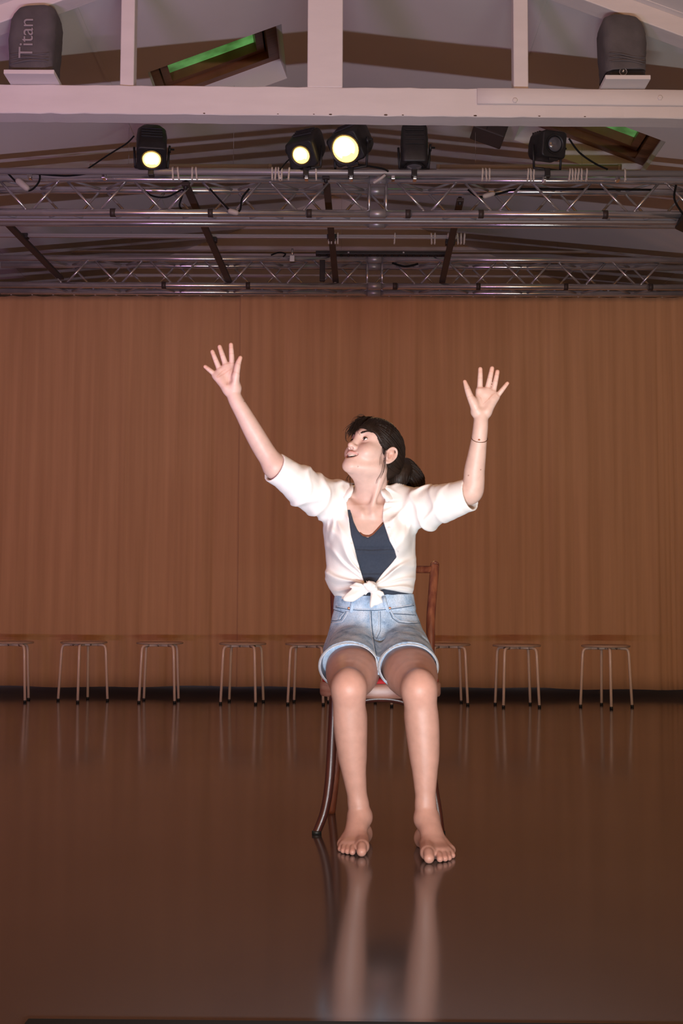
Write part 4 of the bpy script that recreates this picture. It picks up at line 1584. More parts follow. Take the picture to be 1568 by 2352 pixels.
toes1 = [toe((834, 1930), (830, 1956), .0140), toe((814, 1930), (809, 1957), .0092), toe((803, 1932), (798, 1955.5), .0086), toe((795, 1934), (788, 1954), .0082), toe((788, 1936), (781, 1950), .0080)]
toes2 = [toe((976, 1945), (985, 1971), .0145), toe((998, 1945), (1010, 1973), .0094), toe((1008, 1944), (1022, 1972), .0088), toe((1018, 1944), (1031, 1970), .0084), toe((1026, 1944), (1039, 1965), .0082)]
LEG1 = leg_mesh(HIP1, K1, [A(803, 1662, 3.685), A(810, 1752, 3.70), A(823, 1848, 3.715)], [.0475, .0385, .0265], toes1, A(829, 1915, 3.765) * [1, 1, 0] + [0, 0, .0245], A(826, 1872, 3.722), -1)
LEG2 = leg_mesh(HIP2, K2, [A(970, 1662, 3.655), A(975, 1752, 3.655), A(977, 1852, 3.655)], [.0475, .0395, .0265], toes2, A(977, 1915, 3.70) * [1, 1, 0] + [0, 0, .0245], A(979, 1876, 3.655), 1)


# skin colours (lips, knees, palms, toes) ------------------------------
def blob(V, c, r, soft=1.0):
    d = np.linalg.norm((V - c) / np.array(r), axis=1)
    return np.clip((1 - d) / soft, 0, 1)


def skin_color(V):
    base = np.array([.60, .41, .348])
    C = np.tile(base, (len(V), 1))

    def mixc(w, col):
        nonlocal C
        C = C * (1 - w[:, None]) + np.array(col) * w[:, None]
    legs = np.clip((.62 - V[:, 2]) / .08, 0, 1)
    mixc(legs, (.475, .268, .216))  # redder legs, also darkened for the weaker light near the floor
    for K in (K1, K2):
        mixc(.45 * blob(V, K + [0, -.04, .0], (.05, .06, .06)), (.60, .29, .22))
    for ts in (toes1, toes2):
        for b, t, r in ts:
            mixc(.6 * blob(V, t, (.016, .02, .016)), (.55, .24, .19))
            for q in (.25, .6):
                p = b + (t - b) * q + [0, 0, r]
                mixc(.55 * blob(V, p, (.010, .0022, .008)), (.30, .14, .10))
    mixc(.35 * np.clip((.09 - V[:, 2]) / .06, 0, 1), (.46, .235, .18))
    # head
    H = hl(V)
    for s in (-1, 1):
        mixc(.40 * blob(H, np.array([s * .040, .075, -.022]), (.028, .03, .022)), (.62, .29, .22))
        mixc(.55 * blob(H, np.array([s * .082, -.012, .004]), (.014, .026, .034)), (.60, .25, .18))
        mixc(.5 * blob(H, np.array([s * .032, .088, .010]), (.020, .014, .010)), (.42, .20, .16))
    mixc(.35 * blob(H, np.array([0, .113, -.02]), (.016, .016, .014)), (.62, .28, .21))
    up = [(-.0350, .0750, -.0400), (-.021, .0955, -.0422), (-.006, .1035, -.0400), (.006, .1035, -.0400), (.021, .0955, -.0422), (.0350, .0750, -.0400)]
    lo = [(-.0350, .0750, -.0410), (-.021, .0935, -.0645), (0, .1000, -.0720), (.021, .0935, -.0645), (.0350, .0750, -.0410)]
    for ch, rr in ((up, .0050), (lo, .0058)):
        ch = np.array(ch)
        d = np.full(len(V), 9.)
        for i in range(len(ch) - 1):
            a, b = ch[i], ch[i + 1]
            t = np.clip(((H - a) @ (b - a)) / ((b - a) @ (b - a)), 0, 1)
            d = np.minimum(d, np.linalg.norm(H - a - t[:, None] * (b - a), axis=1))
        mixc(.85 * np.clip((rr - d) / .0022, 0, 1), (.56, .26, .22))
    # inside of the mouth
    mixc(np.clip(blob(H, np.array([0, .083, -.0530]), (.032, .0140, .0125)) * 6, 0, 1) * (H[:, 1] < .094), (.13, .022, .020))
    # hands
    for hnd in (hand1, hand2):
        for ch, rs, k in hnd['chains']:
            mixc(.45 * blob(V, ch[-1], (.022, .022, .022)), (.66, .31, .21))
            for p, r in zip(ch[1:-1], rs[1:-1]):
                v = (ch[-1] - ch[-2])
                v = v / np.linalg.norm(v)
                dd = np.abs((V - p) @ v)
                rad = np.linalg.norm(V - p, axis=1)
                mixc(.5 * np.clip(1 - dd / .0022, 0, 1) * (rad < r * 1.5) * (V[:, 1] < p[1]), (.50, .24, .17))
    mixc(.25 * blob(V, (WR1 + P8(340, 420, YH1)) / 2, (.05, .05, .06)), (.66, .36, .26))
    # palm creases
    cr1 = [[P8(255, 470, YH1 - .016), P8(320, 430, YH1 - .016), P8(400, 375, YH1 - .016)], [P8(385, 395, YH1 - .018), P8(360, 460, YH1 - .02), P8(352, 540, YH1 - .02)], [P8(250, 460, YH1 - .016), P8(300, 405, YH1 - .016), P8(335, 385, YH1 - .016)]]
    cr2 = [[P9(710, 440, YH2 - .016), P9(770, 500, YH2 - .018), P9(800, 585, YH2 - .02)], [P9(800, 575, YH2 - .018), P9(870, 510, YH2 - .018), P9(940, 440, YH2 - .015)], [P9(870, 510, YH2 - .016), P9(910, 455, YH2 - .016)], [P9(735, 380, YH2 - .016), P9(800, 375, YH2 - .016)]]
    for ch in cr1 + cr2:
        for a, b in zip(ch[:-1], ch[1:]):
            t = np.clip(((V - a) @ (b - a)) / ((b - a) @ (b - a)), 0, 1)
            q = V - a - t[:, None] * (b - a)
            d = np.hypot(q[:, 0], q[:, 2]) + .15 * np.abs(q[:, 1])
            mixc(.55 * np.clip(1 - d / .0030, 0, 1) * (V[:, 1] < 3.86), (.48, .23, .16))
    # moles
    for p in (P9(772, 1380, 3.86), P9(620, 1450, 3.87), P8(525, 700, 3.85), hw(.0335, .071, -.086)):
        q = np.hypot(V[:, 0] - p[0], V[:, 2] - p[2])
        mixc(.8 * np.clip(1.6 - q / .0017, 0, 1) * (np.abs(V[:, 1] - p[1]) < .06), (.22, .09, .06))
    return C


body, BV, BQ = mesh_object('body', [UP, LOWT, ARM1, ARM2, LEG1, LEG2], M['skin'], person, skin_color, 3)

# ------------------------------------------------------------------ eyes, teeth, brows
from mathutils.bvhtree import BVHTree


def sphere_mb(c, r, axis=None, a0=0.0, a1=math.pi, n=24, m=12):
    """part of a sphere between polar angles a0 and a1 about an axis"""
    ax = Vector(axis if axis is not None else (0, 0, 1))
    T = Matrix.Translation(Vector(c)) @ ax.to_track_quat('Z', 'Y').to_matrix().to_4x4()
    prof = [(max(r * math.sin(a0 + (a1 - a0) * i / m), 1e-5), r * math.cos(a0 + (a1 - a0) * i / m)) for i in range(m + 1)]
    return MB().lathe(prof, n, T)


def bvh_of(V, Q):
    return BVHTree.FromPolygons([tuple(v) for v in V], [tuple(q) for q in Q])


def cast(tree, px, py, off=.001):
    r = ray(px, py).normalized()
    h = tree.ray_cast(Vector((0, 0, CAM_H)), r)
    return None if h[0] is None else h[0] - r * off


def snap(tree, p, off):
    h = tree.find_nearest(Vector(p))
    return h[0] + h[1] * off


body_tree = bvh_of(BV, BQ)
gaze = hw(.0, .1, .012) - hw(0, 0, 0) + np.array([-.022, 0, .004])
gaze = gaze / np.linalg.norm(gaze)
for s in (-1, 1):
    ec = hw(s * .032, .0750, .0195)
    eye = sphere_mb(ec, .0128 * HS, gaze).build('eye', M['eye_white'], person)
    sphere_mb(ec, .01305 * HS, gaze, 0, .52, 20, 5).build('iris', M['iris'], eye)
    # lashes along the upper lid
    lash = [hw(s * .0325 + s * .0134 * math.cos(t), .0752 + .0146 * (1 - .30 * abs(math.cos(t)) ** 1.3), .0188 + .0048 * math.sin(t)) for t in np.linspace(.10, math.pi - .10, 11)]
    MB().tube(lash, [.0004, .0009, .0013, .0015, .0015, .0015, .0014, .0012, .0009, .0006, .0004], 6).build('eyelashes', M['hair'], person)
    # brow: many short hairs
    rb = random.Random(5 + s)
    mb = MB()
    for i in range(90):
        t = rb.random()
        base = np.array([s * (.012 + .040 * t), .0955 - .026 * t ** 2, .0375 + .0105 * math.sin(t * 2.2) + (rb.random() - .5) * .006 * (1 - .6 * t)])
        d = np.array([s * .008, -.003 * t, .003 * (1 - t) - .001])
        p0, p1 = [np.array(snap(body_tree, hw(*q), .0008)) for q in (base, base + d)]
        mb.tube([p0, (p0 + p1) / 2 - np.array([0, .0008, 0]), p1], [.0007, .0007, .0002], 4, cap=False)
    brow_ob = mb.build('eyebrow', M['hair'], person)
# upper teeth
for k in range(-5, 6):
    t = k / 5.0
    l = .0235 * t
    fo = .0950 - .0145 * t * t
    wd = .0044 - .0008 * abs(t)
    c = hw(l, fo, -.0490 + .0050 * t * t)
    rot = Matrix(HR.T.tolist()).to_3x3() @ Matrix.Rotation(-t * .7, 3, 'Z')
    MB().box(c, (wd * HS * 1.02, .004 * HS, (.0100 - .003 * abs(t)) * HS), rot, .0006).build('tooth', M['teeth'], person)

# ------------------------------------------------------------------ hair
rh = random.Random(21)
ECC, ECR = np.array([0, -.014, .044]), np.array([.0775, .0985, .0895])


def on_scalp(d, off=0.0):
    d = np.array(d, float)
    d = d / np.linalg.norm(d)
    return ECC + d * (ECR + off)


def scalp_dir(p):
    q = (np.array(p) - ECC) / ECR
    return q / np.linalg.norm(q)


# solid under-layer: the head a few millimetres larger, cut back to the hairline
f = Field(HO - .15, HO + .15, .0024)
add_head(f, False)
f.rc(hw(0, -.068, .0), hw(0, -.044, -.050), .044 * HS, .030 * HS, .03)
f.D -= F32(.0055)
HAIRLINE = [(.25, .060), (.105, .060), (.088, .053), (.070, .042), (.052, .030), (.034, .020), (.024, .010), (.018, -.002), (.000, -.012), (-.020, -.022), (-.036, -.045), (-.050, -.075), (-.055, -.2), (.25, -.2)]
lx, ly, lz = [v - F32(HO[i]) for i, v in enumerate(f.xyz((slice(None),) * 3))]
loc_ = [(lx * F32(HR[i][0]) + ly * F32(HR[i][1]) + lz * F32(HR[i][2])) / F32(HS) for i in range(3)]
f.D = -smin(-f.D, polysd(HAIRLINE, loc_[1] + .30 * np.maximum(np.abs(loc_[0]) - .03, 0) * 0, loc_[2]) * F32(HS), .004)
for s in (-1, 1):
    w_ = hw(s * .090, -.012, .003)
    f.cut(ell(w_, np.array((.030, .029, .040)) * HS, HR), w_ - .05, w_ + .05, .004)
# pony tail core
TIE = hw(0, -.112, .020)
tail = [TIE, A(930, 1066, 4.10), A(944, 1082, 4.11), A(953, 1104, 4.11), A(953, 1130, 4.10)]
hair_core = f.mesh()
f = Field(TIE - .12, TIE + .10, .003)
f.chain(tail, [.016, .022, .0265, .0255, .016], .01)
f.chain([TIE, A(925, 1078, 4.075), A(915, 1100, 4.07), A(910, 1120, 4.08)], [.015, .026, .028, .018], .02)
hair_tail = f.mesh()
hair, HV, HQ = mesh_object('hair', [hair_core, hair_tail], M['hair'], person, None, 1)
hair_tree = bvh_of(*hair_core)


def strand_tube(mb, pts, r0, r1, n=5):
    m = len(pts)
    rs = [(r0 + (r1 - r0) * (i / (m - 1))) * min(1, .35 + 3 * i / (m - 1)) for i in range(m)]
    mb.tube(pts, rs, n, cap=False)


mb = MB()
tie_d = scalp_dir((0, -.118, .020))
# strands combed back from the hairline to the tie
for i in range(1300):
    t = rh.random()
    s = 1 if rh.random() < .68 else -1
    keys = [(.077, .004, .030), (.072, .028, .026), (.064, .050, .034), (.050, .074, .056), (.028, .078, .090), (.0, .066, .112)]
    x = t * (len(keys) - 1)
    j = min(int(x), len(keys) - 2)
    root = np.array(keys[j]) + (np.array(keys[j + 1]) - np.array(keys[j])) * (x - j)
    root[0] *= s
    root += np.array([rh.gauss(0, .003), -abs(rh.gauss(0, .028)), rh.gauss(0, .003)])
    d0 = scalp_dir(root)
    if rh.random() < .22:
        d0 = scalp_dir((s * .070, -.035 - rh.random() * .03, -.02 - rh.random() * .035))
    off = .0012 + rh.random() * .0042
    wv, ph = rh.gauss(0, .010), rh.random() * 6
    pts = []
    if rh.random() < .40:
        # from the parting forward and down to the near hairline, then back
        q0 = rh.random()
        ends = [np.array((.012, .104, .068)), np.array((.034, .094, .060)), np.array((.048, .080, .050)), np.array((.062, .056, .034)), np.array((.072, .030, .024))]
        x = q0 * 4
        j = min(int(x), 3)
        e = ends[j] + (ends[j + 1] - ends[j]) * (x - j)
        e = e * np.array([s, 1, 1]) + np.array([rh.gauss(0, .002), rh.gauss(0, .004), rh.gauss(0, .003)])
        p0 = np.array([rh.gauss(-.004, .006), .070 - .085 * q0 + rh.gauss(0, .012), .118])
        m_ = (p0 + e) / 2 + np.array([s * .022, .022 * (1 - q0), .030])
        e2 = e + np.array([s * .006, -.016, -.010]) * (.4 + rh.random())
        for q in np.linspace(0, 1, 11):
            p = p0 * (1 - q) ** 2 + m_ * 2 * q * (1 - q) + e * q * q
            pts.append(np.array(snap(hair_tree, hw(*p), off * (.6 + .5 * math.sin(q * 3)))))
        pts.append(np.array(snap(hair_tree, hw(*e2), off * .5)))
        strand_tube(mb, pts, .0008 + rh.random() * .0010, .0003, 4)
        continue
    for q in np.linspace(0, 1, 13):
        d = d0 * (1 - q) + tie_d * q
        d = d / np.linalg.norm(d)
        d = d + np.array([0, 0, 1.0]) * wv * math.sin(q * 3.14) + np.array([1., 0, 0]) * .012 * math.sin(q * 7 + ph) * q * (1 - q)
        p = hw(*on_scalp(d, .004))
        pts.append(np.array(snap(hair_tree, p, off * (1 - .4 * q) - .004 * (q < .04))) if q < .86 else p)
    strand_tube(mb, pts, .0008 + rh.random() * .0010, .0006, 4)
# pony tail strands
for i in range(620):
    path = tail if rh.random() < .65 else [TIE, A(925, 1078, 4.075), A(915, 1100, 4.07), A(908, 1128, 4.08)]
    rad = [.010, .023, .030, .031, .028][:len(path)]
    ang, rr = rh.random() * 6.28, .55 + .5 * rh.random()
    cs, sn = math.cos(ang) * rr, math.sin(ang) * rr
    pts = [TIE + np.array([rh.gauss(0, .003), rh.gauss(0, .003), rh.gauss(0, .003)])]
    for k in range(1, len(path)):
        tw = ang + .5 * k
        pts.append(path[k] + np.array([math.cos(tw) * rr * rad[k], math.sin(tw) * rr * rad[k], rh.gauss(0, .004)]))
    pts = spline([Vector(p) for p in pts], 4)
    strand_tube(mb, pts, .0007 + rh.random() * .0010, .0004, 4)
# fringe: far side falls over the brow, near side sweeps to the temple
for i in range(330):
    l0 = rh.uniform(-.040, .012)
    p0 = np.array([l0, .030 + rh.gauss(0, .012), .127 + rh.gauss(0, .003) - abs(l0) * .12])
    e = np.array([-.030 + rh.gauss(0, .016), .104 + rh.gauss(0, .006), .048 + rh.gauss(0, .014)])
    m_ = np.array([l0 * .5 - .016, .114 + rh.gauss(0, .007), .112 + rh.gauss(0, .008)])
    pts = [hw(*(p0 * (1 - q) ** 2 + m_ * 2 * q * (1 - q) + e * q * q)) for q in np.linspace(0, 1, 10)]
    strand_tube(mb, pts, .0007 + rh.random() * .0009, .0003, 4)
# loose locks in front of the ear and under the jaw on the far side
loose = [[hw(.066, .030, .030), A(884, 1040, 3.945), A(881, 1062, 3.945), A(876, 1085, 3.96), A(866, 1104, 3.97), A(864, 1113, 3.985)],
         [hw(.067, .028, .026), A(886, 1042, 3.943), A(884, 1062, 3.943), A(881, 1082, 3.955), A(873, 1100, 3.965)],
         [hw(.066, .032, .028), A(879, 1036, 3.945), A(877, 1050, 3.945), A(876, 1068, 3.95)],
         [hw(.067, .026, .024), A(883, 1036, 3.943), A(882, 1052, 3.943), A(883, 1070, 3.945), A(879, 1090, 3.955)]]
for L in loose:
    for k in range(3):
        j = np.array([rh.gauss(0, .0022), 0, rh.gauss(0, .0022)])
        strand_tube(mb, spline([Vector(p + j * min(i, 2) * .6) for i, p in enumerate(L)], 5), .00055, .00025, 4)
for k in range(7):
    x0 = 800 + rh.random() * 12
    strand_tube(mb, spline([Vector(A(806 + rh.random() * 8, 1082, 4.10)), Vector(A(x0 - 6, 1098, 4.09)), Vector(A(x0 - 8 + rh.random() * 8, 1116, 4.08))], 5), .0006, .0003)
# flyaways
fly = [[(823, 968), (822, 955), (832, 952), (842, 962)], [(828, 968), (826, 957), (838, 957), (846, 966)], [(838, 966), (836, 958), (850, 960), (862, 966)], [(870, 966), (890, 970), (905, 984), (914, 992)], [(862, 964), (884, 966), (902, 978)],
       [(940, 1060), (955, 1078), (968, 1086), (973, 1096), (970, 1100)], [(944, 1066), (962, 1084), (974, 1092), (972, 1102)], [(806, 985), (797, 995), (794, 1008), (798, 1016)], [(812, 975), (798, 984), (793, 1000), (796, 1010)]]
for q in fly:
    for k in range(3):
        strand_tube(mb, spline([Vector(A(x + rh.gauss(0, 1.2), y + rh.gauss(0, 1.2), 4.02 if x < 930 else 4.11)) for x, y in q], 5), .0006, .0003)
ho = mb.build('hair_strands', M['hair'], hair, fix=False)
tb_ = MB()
Tm = Matrix.Translation(Vector(TIE)) @ Vector(hF).to_track_quat('Z', 'Y').to_matrix().to_4x4()
tb_.lathe([(.0165, -.005), (.0195, -.003), (.0205, 0), (.0195, .003), (.0165, .005)], 20, Tm, False)
tb_.build('hair_tie', M['cable'], hair)


# ------------------------------------------------------------------ vest top
def sines(x, y, z, seed, lam):
    r = np.random.RandomState(seed)
    o = 0
    for i in range(5):
        d = r.normal(size=3)
        d = d / np.linalg.norm(d) * 6.283 / (lam * (.7 + .8 * r.rand()))
        o = o + np.sin(x * F32(d[0]) + y * F32(d[1]) + z * F32(d[2]) + F32(r.rand() * 6.28))
    return o / 5


def xz(pts, Y=4.0):
    return [(A(px, py, Y)[0], A(px, py, Y)[2]) for px, py in pts]


def torso_fn(off):
    base = column(TORSO, off)
    cs = [A(850 + s * 40, 1240, 4.035) for s in (-1, 1)]

    def fn(x, y, z):
        d = base(x, y, z).astype(F32)
        for c in cs:
            d = smin(d, ell(c, (.055 + off, .052 + off, .058 + off))(x, y, z).astype(F32), .04)
        return d
    return fn


lo_, hi_ = A(745, 1395, 4.0) * [1, 0, 1] + [0, 3.95, 0], A(960, 1120, 4.0) * [1, 0, 1] + [0, 4.26, 0]
f = Field(lo_, hi_, .0032)


def tank_fn(x, y, z):
    d = torso_fn(.0055)(x, y, z)
    zf = [A(850, q, 4.0)[2] for q in (1268, 1322, 1258)]
    d = d - .0042 * np.exp(-((z - F32(zf[0]) - .03 * np.abs(x - F32(TZ[5, 1]))) / .005) ** 2) - .0038 * np.exp(-((z - F32(zf[1])) / .006) ** 2)
    d = d + .0044 * np.exp(-((z - F32(zf[0] + .010) - .03 * np.abs(x - F32(TZ[5, 1]))) / .004) ** 2) + .0036 * np.exp(-((z - F32(zf[1] + .010)) / .005) ** 2)
    return d + .0012 * sines(x, y, z, 3, .05)


f.union(tank_fn, lo_, hi_)
NECKLINE = [(805, 1090), (803, 1150), (806, 1175), (812, 1198), (821, 1218), (832, 1231), (845, 1235), (857, 1228), (868, 1216), (880, 1203), (890, 1180), (897, 1150), (897, 1090)]
pf = poly2(xz(NECKLINE, 3.99))
f.cut(lambda x, y, z: np.broadcast_to(np.maximum(pf(x, y, z), y - F32(4.10)), np.broadcast_shapes(x.shape, y.shape, z.shape)), lo_, hi_, .002)
zt_ = A(850, 1128, 4.0)[2]
f.cut(lambda x, y, z: np.broadcast_to(F32(zt_) - z, np.broadcast_shapes(x.shape, y.shape, z.shape)), lo_, hi_)
tank, TV, TQ = mesh_object('vest_top', [f.mesh()], M['tank'], person, None, 1)


tr_pts = [cast(body_tree, x, y, .0015) for x, y in ((826, 1224), (833, 1229), (840, 1231), (848, 1231), (856, 1227), (864, 1219), (872, 1210), (880, 1201))]
MB().tube([p for p in tr_pts if p], .0030, 8).build('inner_trim', M['tank_trim'], tank)

# ------------------------------------------------------------------ white shirt
SHIRT = [lev(1400, 858, 84, 4.14, .100), lev(1372, 857, 88, 4.14, .102), lev(1352, 853, 97, 4.135, .108), lev(1330, 850, 104, 4.13, .112), lev(1300, 852, 103, 4.125, .118), lev(1260, 850, 104, 4.115, .123),
         lev(1225, 849, 107, 4.105, .125), lev(1195, 850, 108, 4.10, .116), lev(1165, 850, 98, 4.095, .098), lev(1140, 850, 80, 4.09, .078), lev(1122, 850, 58, 4.085, .06)]
CU1, CU2 = A(634, 1075, 3.93), A(1074, 1136, 3.93)
KN = A(852, 1347, 3.995)
lo_, hi_ = A(598, 1402, 4.0) * [1, 0, 1] + [0, 3.86, 0], A(1106, 1025, 4.0) * [1, 0, 1] + [0, 4.26, 0]
f = Field(lo_, hi_, .0026)


def ridge(t):
    return np.exp(2.6 * (np.cos(t) - 1))


def shirt_body(x, y, z):
    d = column(SHIRT)(x, y, z).astype(F32)
    for s in (-1, 1):
        c = A(850 + s * 42, 1240, 4.03)
        d = smin(d, ell(c, (.062, .064, .066))(x, y, z).astype(F32), .04)
    # folds that run from the knot up to the arms and round the waist
    dx, dz = x - F32(KN[0]), z - F32(KN[2])
    rr = np.sqrt(dx * dx + dz * dz) + F32(1e-4)
    th = np.arctan2(dz, dx)
    front = np.clip((F32(4.13) - y) / .06, 0, 1)
    wob = .35 * np.sin(rr * 38 + 1.0) + .5 * np.sin(th * 3.1 + .7)
    amp = .0052 * np.exp(-((rr - .085) / .075) ** 2) + .0024 * np.exp(-((rr - .20) / .09) ** 2)
    d = d - amp * front * 2.6 * (ridge(th * 11 + wob * 2.0) + .6 * ridge(th * 17 + 2 + wob * 1.5) - .35)
    # drapes hanging from the shoulders
    for s, px in ((-1, 765), (1, 940)):
        c = A(px, 1150, 4.06)
        ax_, az_ = x - F32(c[0]), z - F32(c[2])
        r2 = np.sqrt(ax_ ** 2 + az_ ** 2) + F32(1e-4)
        t2 = np.arctan2(az_, ax_)
        d = d - .0085 * np.exp(-((r2 - .085) / .05) ** 2) * (ridge(t2 * 9 + r2 * 20) + .5 * ridge(t2 * 14 - r2 * 12 + 1) - .3) * front
    return d + .0016 * sines(x, y, z, 8, .07)


f.union(shirt_body, (A(735, 1400, 4)[0], 3.93, lo_[2]), (A(968, 1400, 4)[0], 4.26, A(850, 1110, 4)[2]))


def sleeve(S, C, ctrl, rad, lo, hi, seed, dirn):
    """sleeve along a chain with twisting folds"""
    Q = [np.array(c) for c in ctrl]

    def fn(x, y, z):
        d = None
        for i in range(len(Q) - 1):
            e = rcone(Q[i], Q[i + 1], rad[i], rad[i + 1])(x, y, z)
            d = e if d is None else smin(d, e.astype(F32), .012)
        ax_ = (C - S) / np.linalg.norm(C - S)
        t = (x - F32(S[0])) * F32(ax_[0]) + (y - F32(S[1])) * F32(ax_[1]) + (z - F32(S[2])) * F32(ax_[2])
        L = np.linalg.norm(C - S)
        v = (z - F32(S[2])) - t * F32(ax_[2])
        u = t / F32(L)
        env = np.clip(1 - np.abs(u - .38) / .50, 0, 1)
        w1 = .6 * np.sin(v * 60 + seed * 3) + .4 * np.sin(u * 9)
        d = d - (.0115 * (ridge(u * 15 + v * 46 * dirn + seed + w1) - .25) + .0068 * (ridge(u * 25 - v * 24 * dirn + seed * 2 + w1) - .25)) * env
        return d + .0014 * sines(x, y, z, int(seed * 10), .05)
    f.union(fn, lo, hi, .025)


arm_lo = lambda P, r: np.min(P, 0) - r
arm_hi = lambda P, r: np.max(P, 0) + r
c1 = [A(792, 1148, 4.07), A(758, 1150, 4.06), A(724, 1136, 4.02), A(690, 1114, 3.98), A(662, 1094, 3.95), A(634, 1076, 3.928)]
r1 = [.060, .064, .065, .060, .048, .0400]
sleeve(c1[0], c1[-1], c1, r1, arm_lo(c1, .07), arm_hi(c1, .07), 1.3, 1)
c2 = [A(915, 1155, 4.07), A(950, 1168, 4.06), A(985, 1165, 4.02), A(1020, 1155, 3.98), A(1050, 1147, 3.95), A(1076, 1139, 3.928)]
r2 = [.062, .066, .064, .060, .050, .0430]
sleeve(c2[0], c2[-1], c2, r2, arm_lo(c2, .07), arm_hi(c2, .07), 2.1, -1)


def cuff(C, prev, r, cutdist, side):
    """rolled cuff: a thicker band, an end plane and a hollow for the arm"""
    ax_ = (C - prev) / np.linalg.norm(C - prev)
    b = C + ax_ * .004
    a = C - ax_ * .042
    f.rc(a - ax_ * .006, a - ax_ * .001, r + .010, r + .012, .002, True) if False else None
    f.rc(a, b, r + .0065, r + .0060, 0)

    def plane(x, y, z):
        return -((x - F32(b[0])) * F32(ax_[0]) + (y - F32(b[1])) * F32(ax_[1]) + (z - F32(b[2])) * F32(ax_[2])) + F32(.0)
    f.cut(plane, b - .11, b + .11)
    f.rc(C - ax_ * .022, C + ax_ * .06, r - .0015, r + .0015, .002, True)
    return ax_, b


ax1, be1 = cuff(A(632, 1075, 3.928), A(690, 1110, 3.985), .0430, 0, -1)
ax2, be2 = cuff(A(1077, 1137, 3.928), A(1010, 1156, 3.985), .0455, 0, 1)
# front opening
OPEN = [(806, 1128), (795, 1146), (798, 1170), (802, 1200), (806, 1230), (815, 1262), (822, 1290), (830, 1316), (838, 1339), (862, 1339), (880, 1315), (899, 1294), (911, 1279), (905, 1262), (894, 1243), (885, 1215),
        (878, 1192), (880, 1165), (885, 1148), (882, 1130), (890, 1090), (800, 1090)]
po_ = poly2(xz(OPEN, 3.985))
f.cut(lambda x, y, z: np.broadcast_to(np.maximum(po_(x, y, z), y - F32(4.10)), np.broadcast_shapes(x.shape, y.shape, z.shape)), (lo_[0], lo_[1], KN[2] - .05), hi_, .002)
# neck hole
f.rc(A(848, 1165, 4.09), A(852, 1085, 4.07), .062, .066, .008, True)
# hem
HEM = [(720, 1420), (742, 1345), (756, 1356), (768, 1370), (790, 1377), (815, 1366), (835, 1362), (860, 1360), (880, 1353), (905, 1357), (925, 1361), (948, 1363), (962, 1372), (990, 1420)]
ph_ = poly2(xz(HEM, 4.03))
f.cut(lambda x, y, z: np.broadcast_to(ph_(x, y, z), np.broadcast_shapes(x.shape, y.shape, z.shape)), lo_, (hi_[0], hi_[1], KN[2] + .03), .002)


# knot and tails
def tongue(a, b, c, ra, rb, rc_, flat, seed):
    """flattened cloth end"""
    P0, P1, P2 = np.array(a), np.array(b), np.array(c)

    def fn(x, y, z):
        y2 = (y - F32(P0[1])) * F32(flat) + F32(P0[1])
        q0, q1, q2 = [np.array([p[0], P0[1] + (p[1] - P0[1]) * flat, p[2]]) for p in (P0, P1, P2)]
        d = smin(rcone(q0, q1, ra, rb)(x, y2, z).astype(F32), rcone(q1, q2, rb, rc_)(x, y2, z).astype(F32), .006) / F32(flat ** .5)
        dx, dz = x - F32(P0[0]), z - F32(P0[2])
        th, rr = np.arctan2(dz, dx), np.sqrt(dx * dx + dz * dz)
        return d - .0060 * (ridge(th * 5.5 + seed + rr * 25) + .6 * ridge(th * 9 + seed * 2 - rr * 20) - .45) * np.clip(rr / .02, 0, 1)
    P = np.array([P0, P1, P2])
    f.union(fn, P.min(0) - .045, P.max(0) + .045, .004)


tongue(A(850, 1350, 3.985), A(822, 1356, 3.978), A(808, 1369, 3.972), .013, .023, .021, 3.0, .4)
tongue(A(856, 1352, 3.985), A(863, 1370, 3.976), A(864, 1378, 3.972), .012, .020, .021, 3.0, 1.7)
kc = A(852, 1347, 3.974)
f.union(ell(kc, (.020, .016, .017)), kc - .03, kc + .03, .004)
f.rc(A(838, 1343, 3.966), A(862, 1354, 3.968), .0065, .0075, .003)
f.rc(A(847, 1338, 3.968), A(858, 1346, 3.960), .0060, .0070, .003)
f.rc(A(846, 1356, 3.958), A(850, 1344, 3.955), .0030, .0030, .004, True)
f.rc(A(812, 1352, 3.962), A(842, 1349, 3.960), .0022, .0030, .003, True)
f.rc(A(828, 1372, 3.958), A(850, 1352, 3.956), .0026, .0026, .003, True)
shirt, SV, SQ = mesh_object('shirt', [f.mesh()], M['shirt'], person, None, 1)
shirt_tree = bvh_of(SV, SQ)
# button and placket line
pl = [cast(shirt_tree, x, y, .0002) for x, y in ((893, 1196), (897, 1215), (903, 1235), (910, 1252), (914, 1268))]
MB().tube([p for p in pl if p], .0011, 6).build('placket_seam', M['shirt'], shirt)
for x, y in ((893, 1213), (806, 1250)):
    p = cast(shirt_tree, x, y, 0)
    if p:
        MB().lathe([(.0042, 0), (.0042, .0014), (.003, .0018)], 12, Matrix.Translation(p) @ Matrix.Rotation(math.pi / 2, 4, 'X')).build('button', M['eye_white'], shirt)


# collar: a band round the neck that folds outwards
def collar(side, path, fold, flap):
    rings = []
    n = len(path)
    for i in range(n):
        b, t, e = np.array(path[i]), np.array(fold[i]), np.array(flap[i])
        m1 = (t + b) / 2
        m2 = (t * .4 + e * .6) + np.array([0, 0, .004])
        o = t - b
        sec = [b, m1, t, m2, e]
        # thickness
        nrm = np.array([0, 0, .0022])
        back = [e - nrm, m2 - nrm * 1.2, t - nrm * 1.6, m1 - np.array([side * .002, -.001, 0]), b - np.array([side * .002, -.001, 0])]
        rings.append([Vector(p) for p in sec + back])
    return MB().loft(rings).build('collar', M['shirt'], shirt)


def smoothpath(P, k=6):
    return [np.array(p) for p in spline([Vector(p) for p in P], k)]


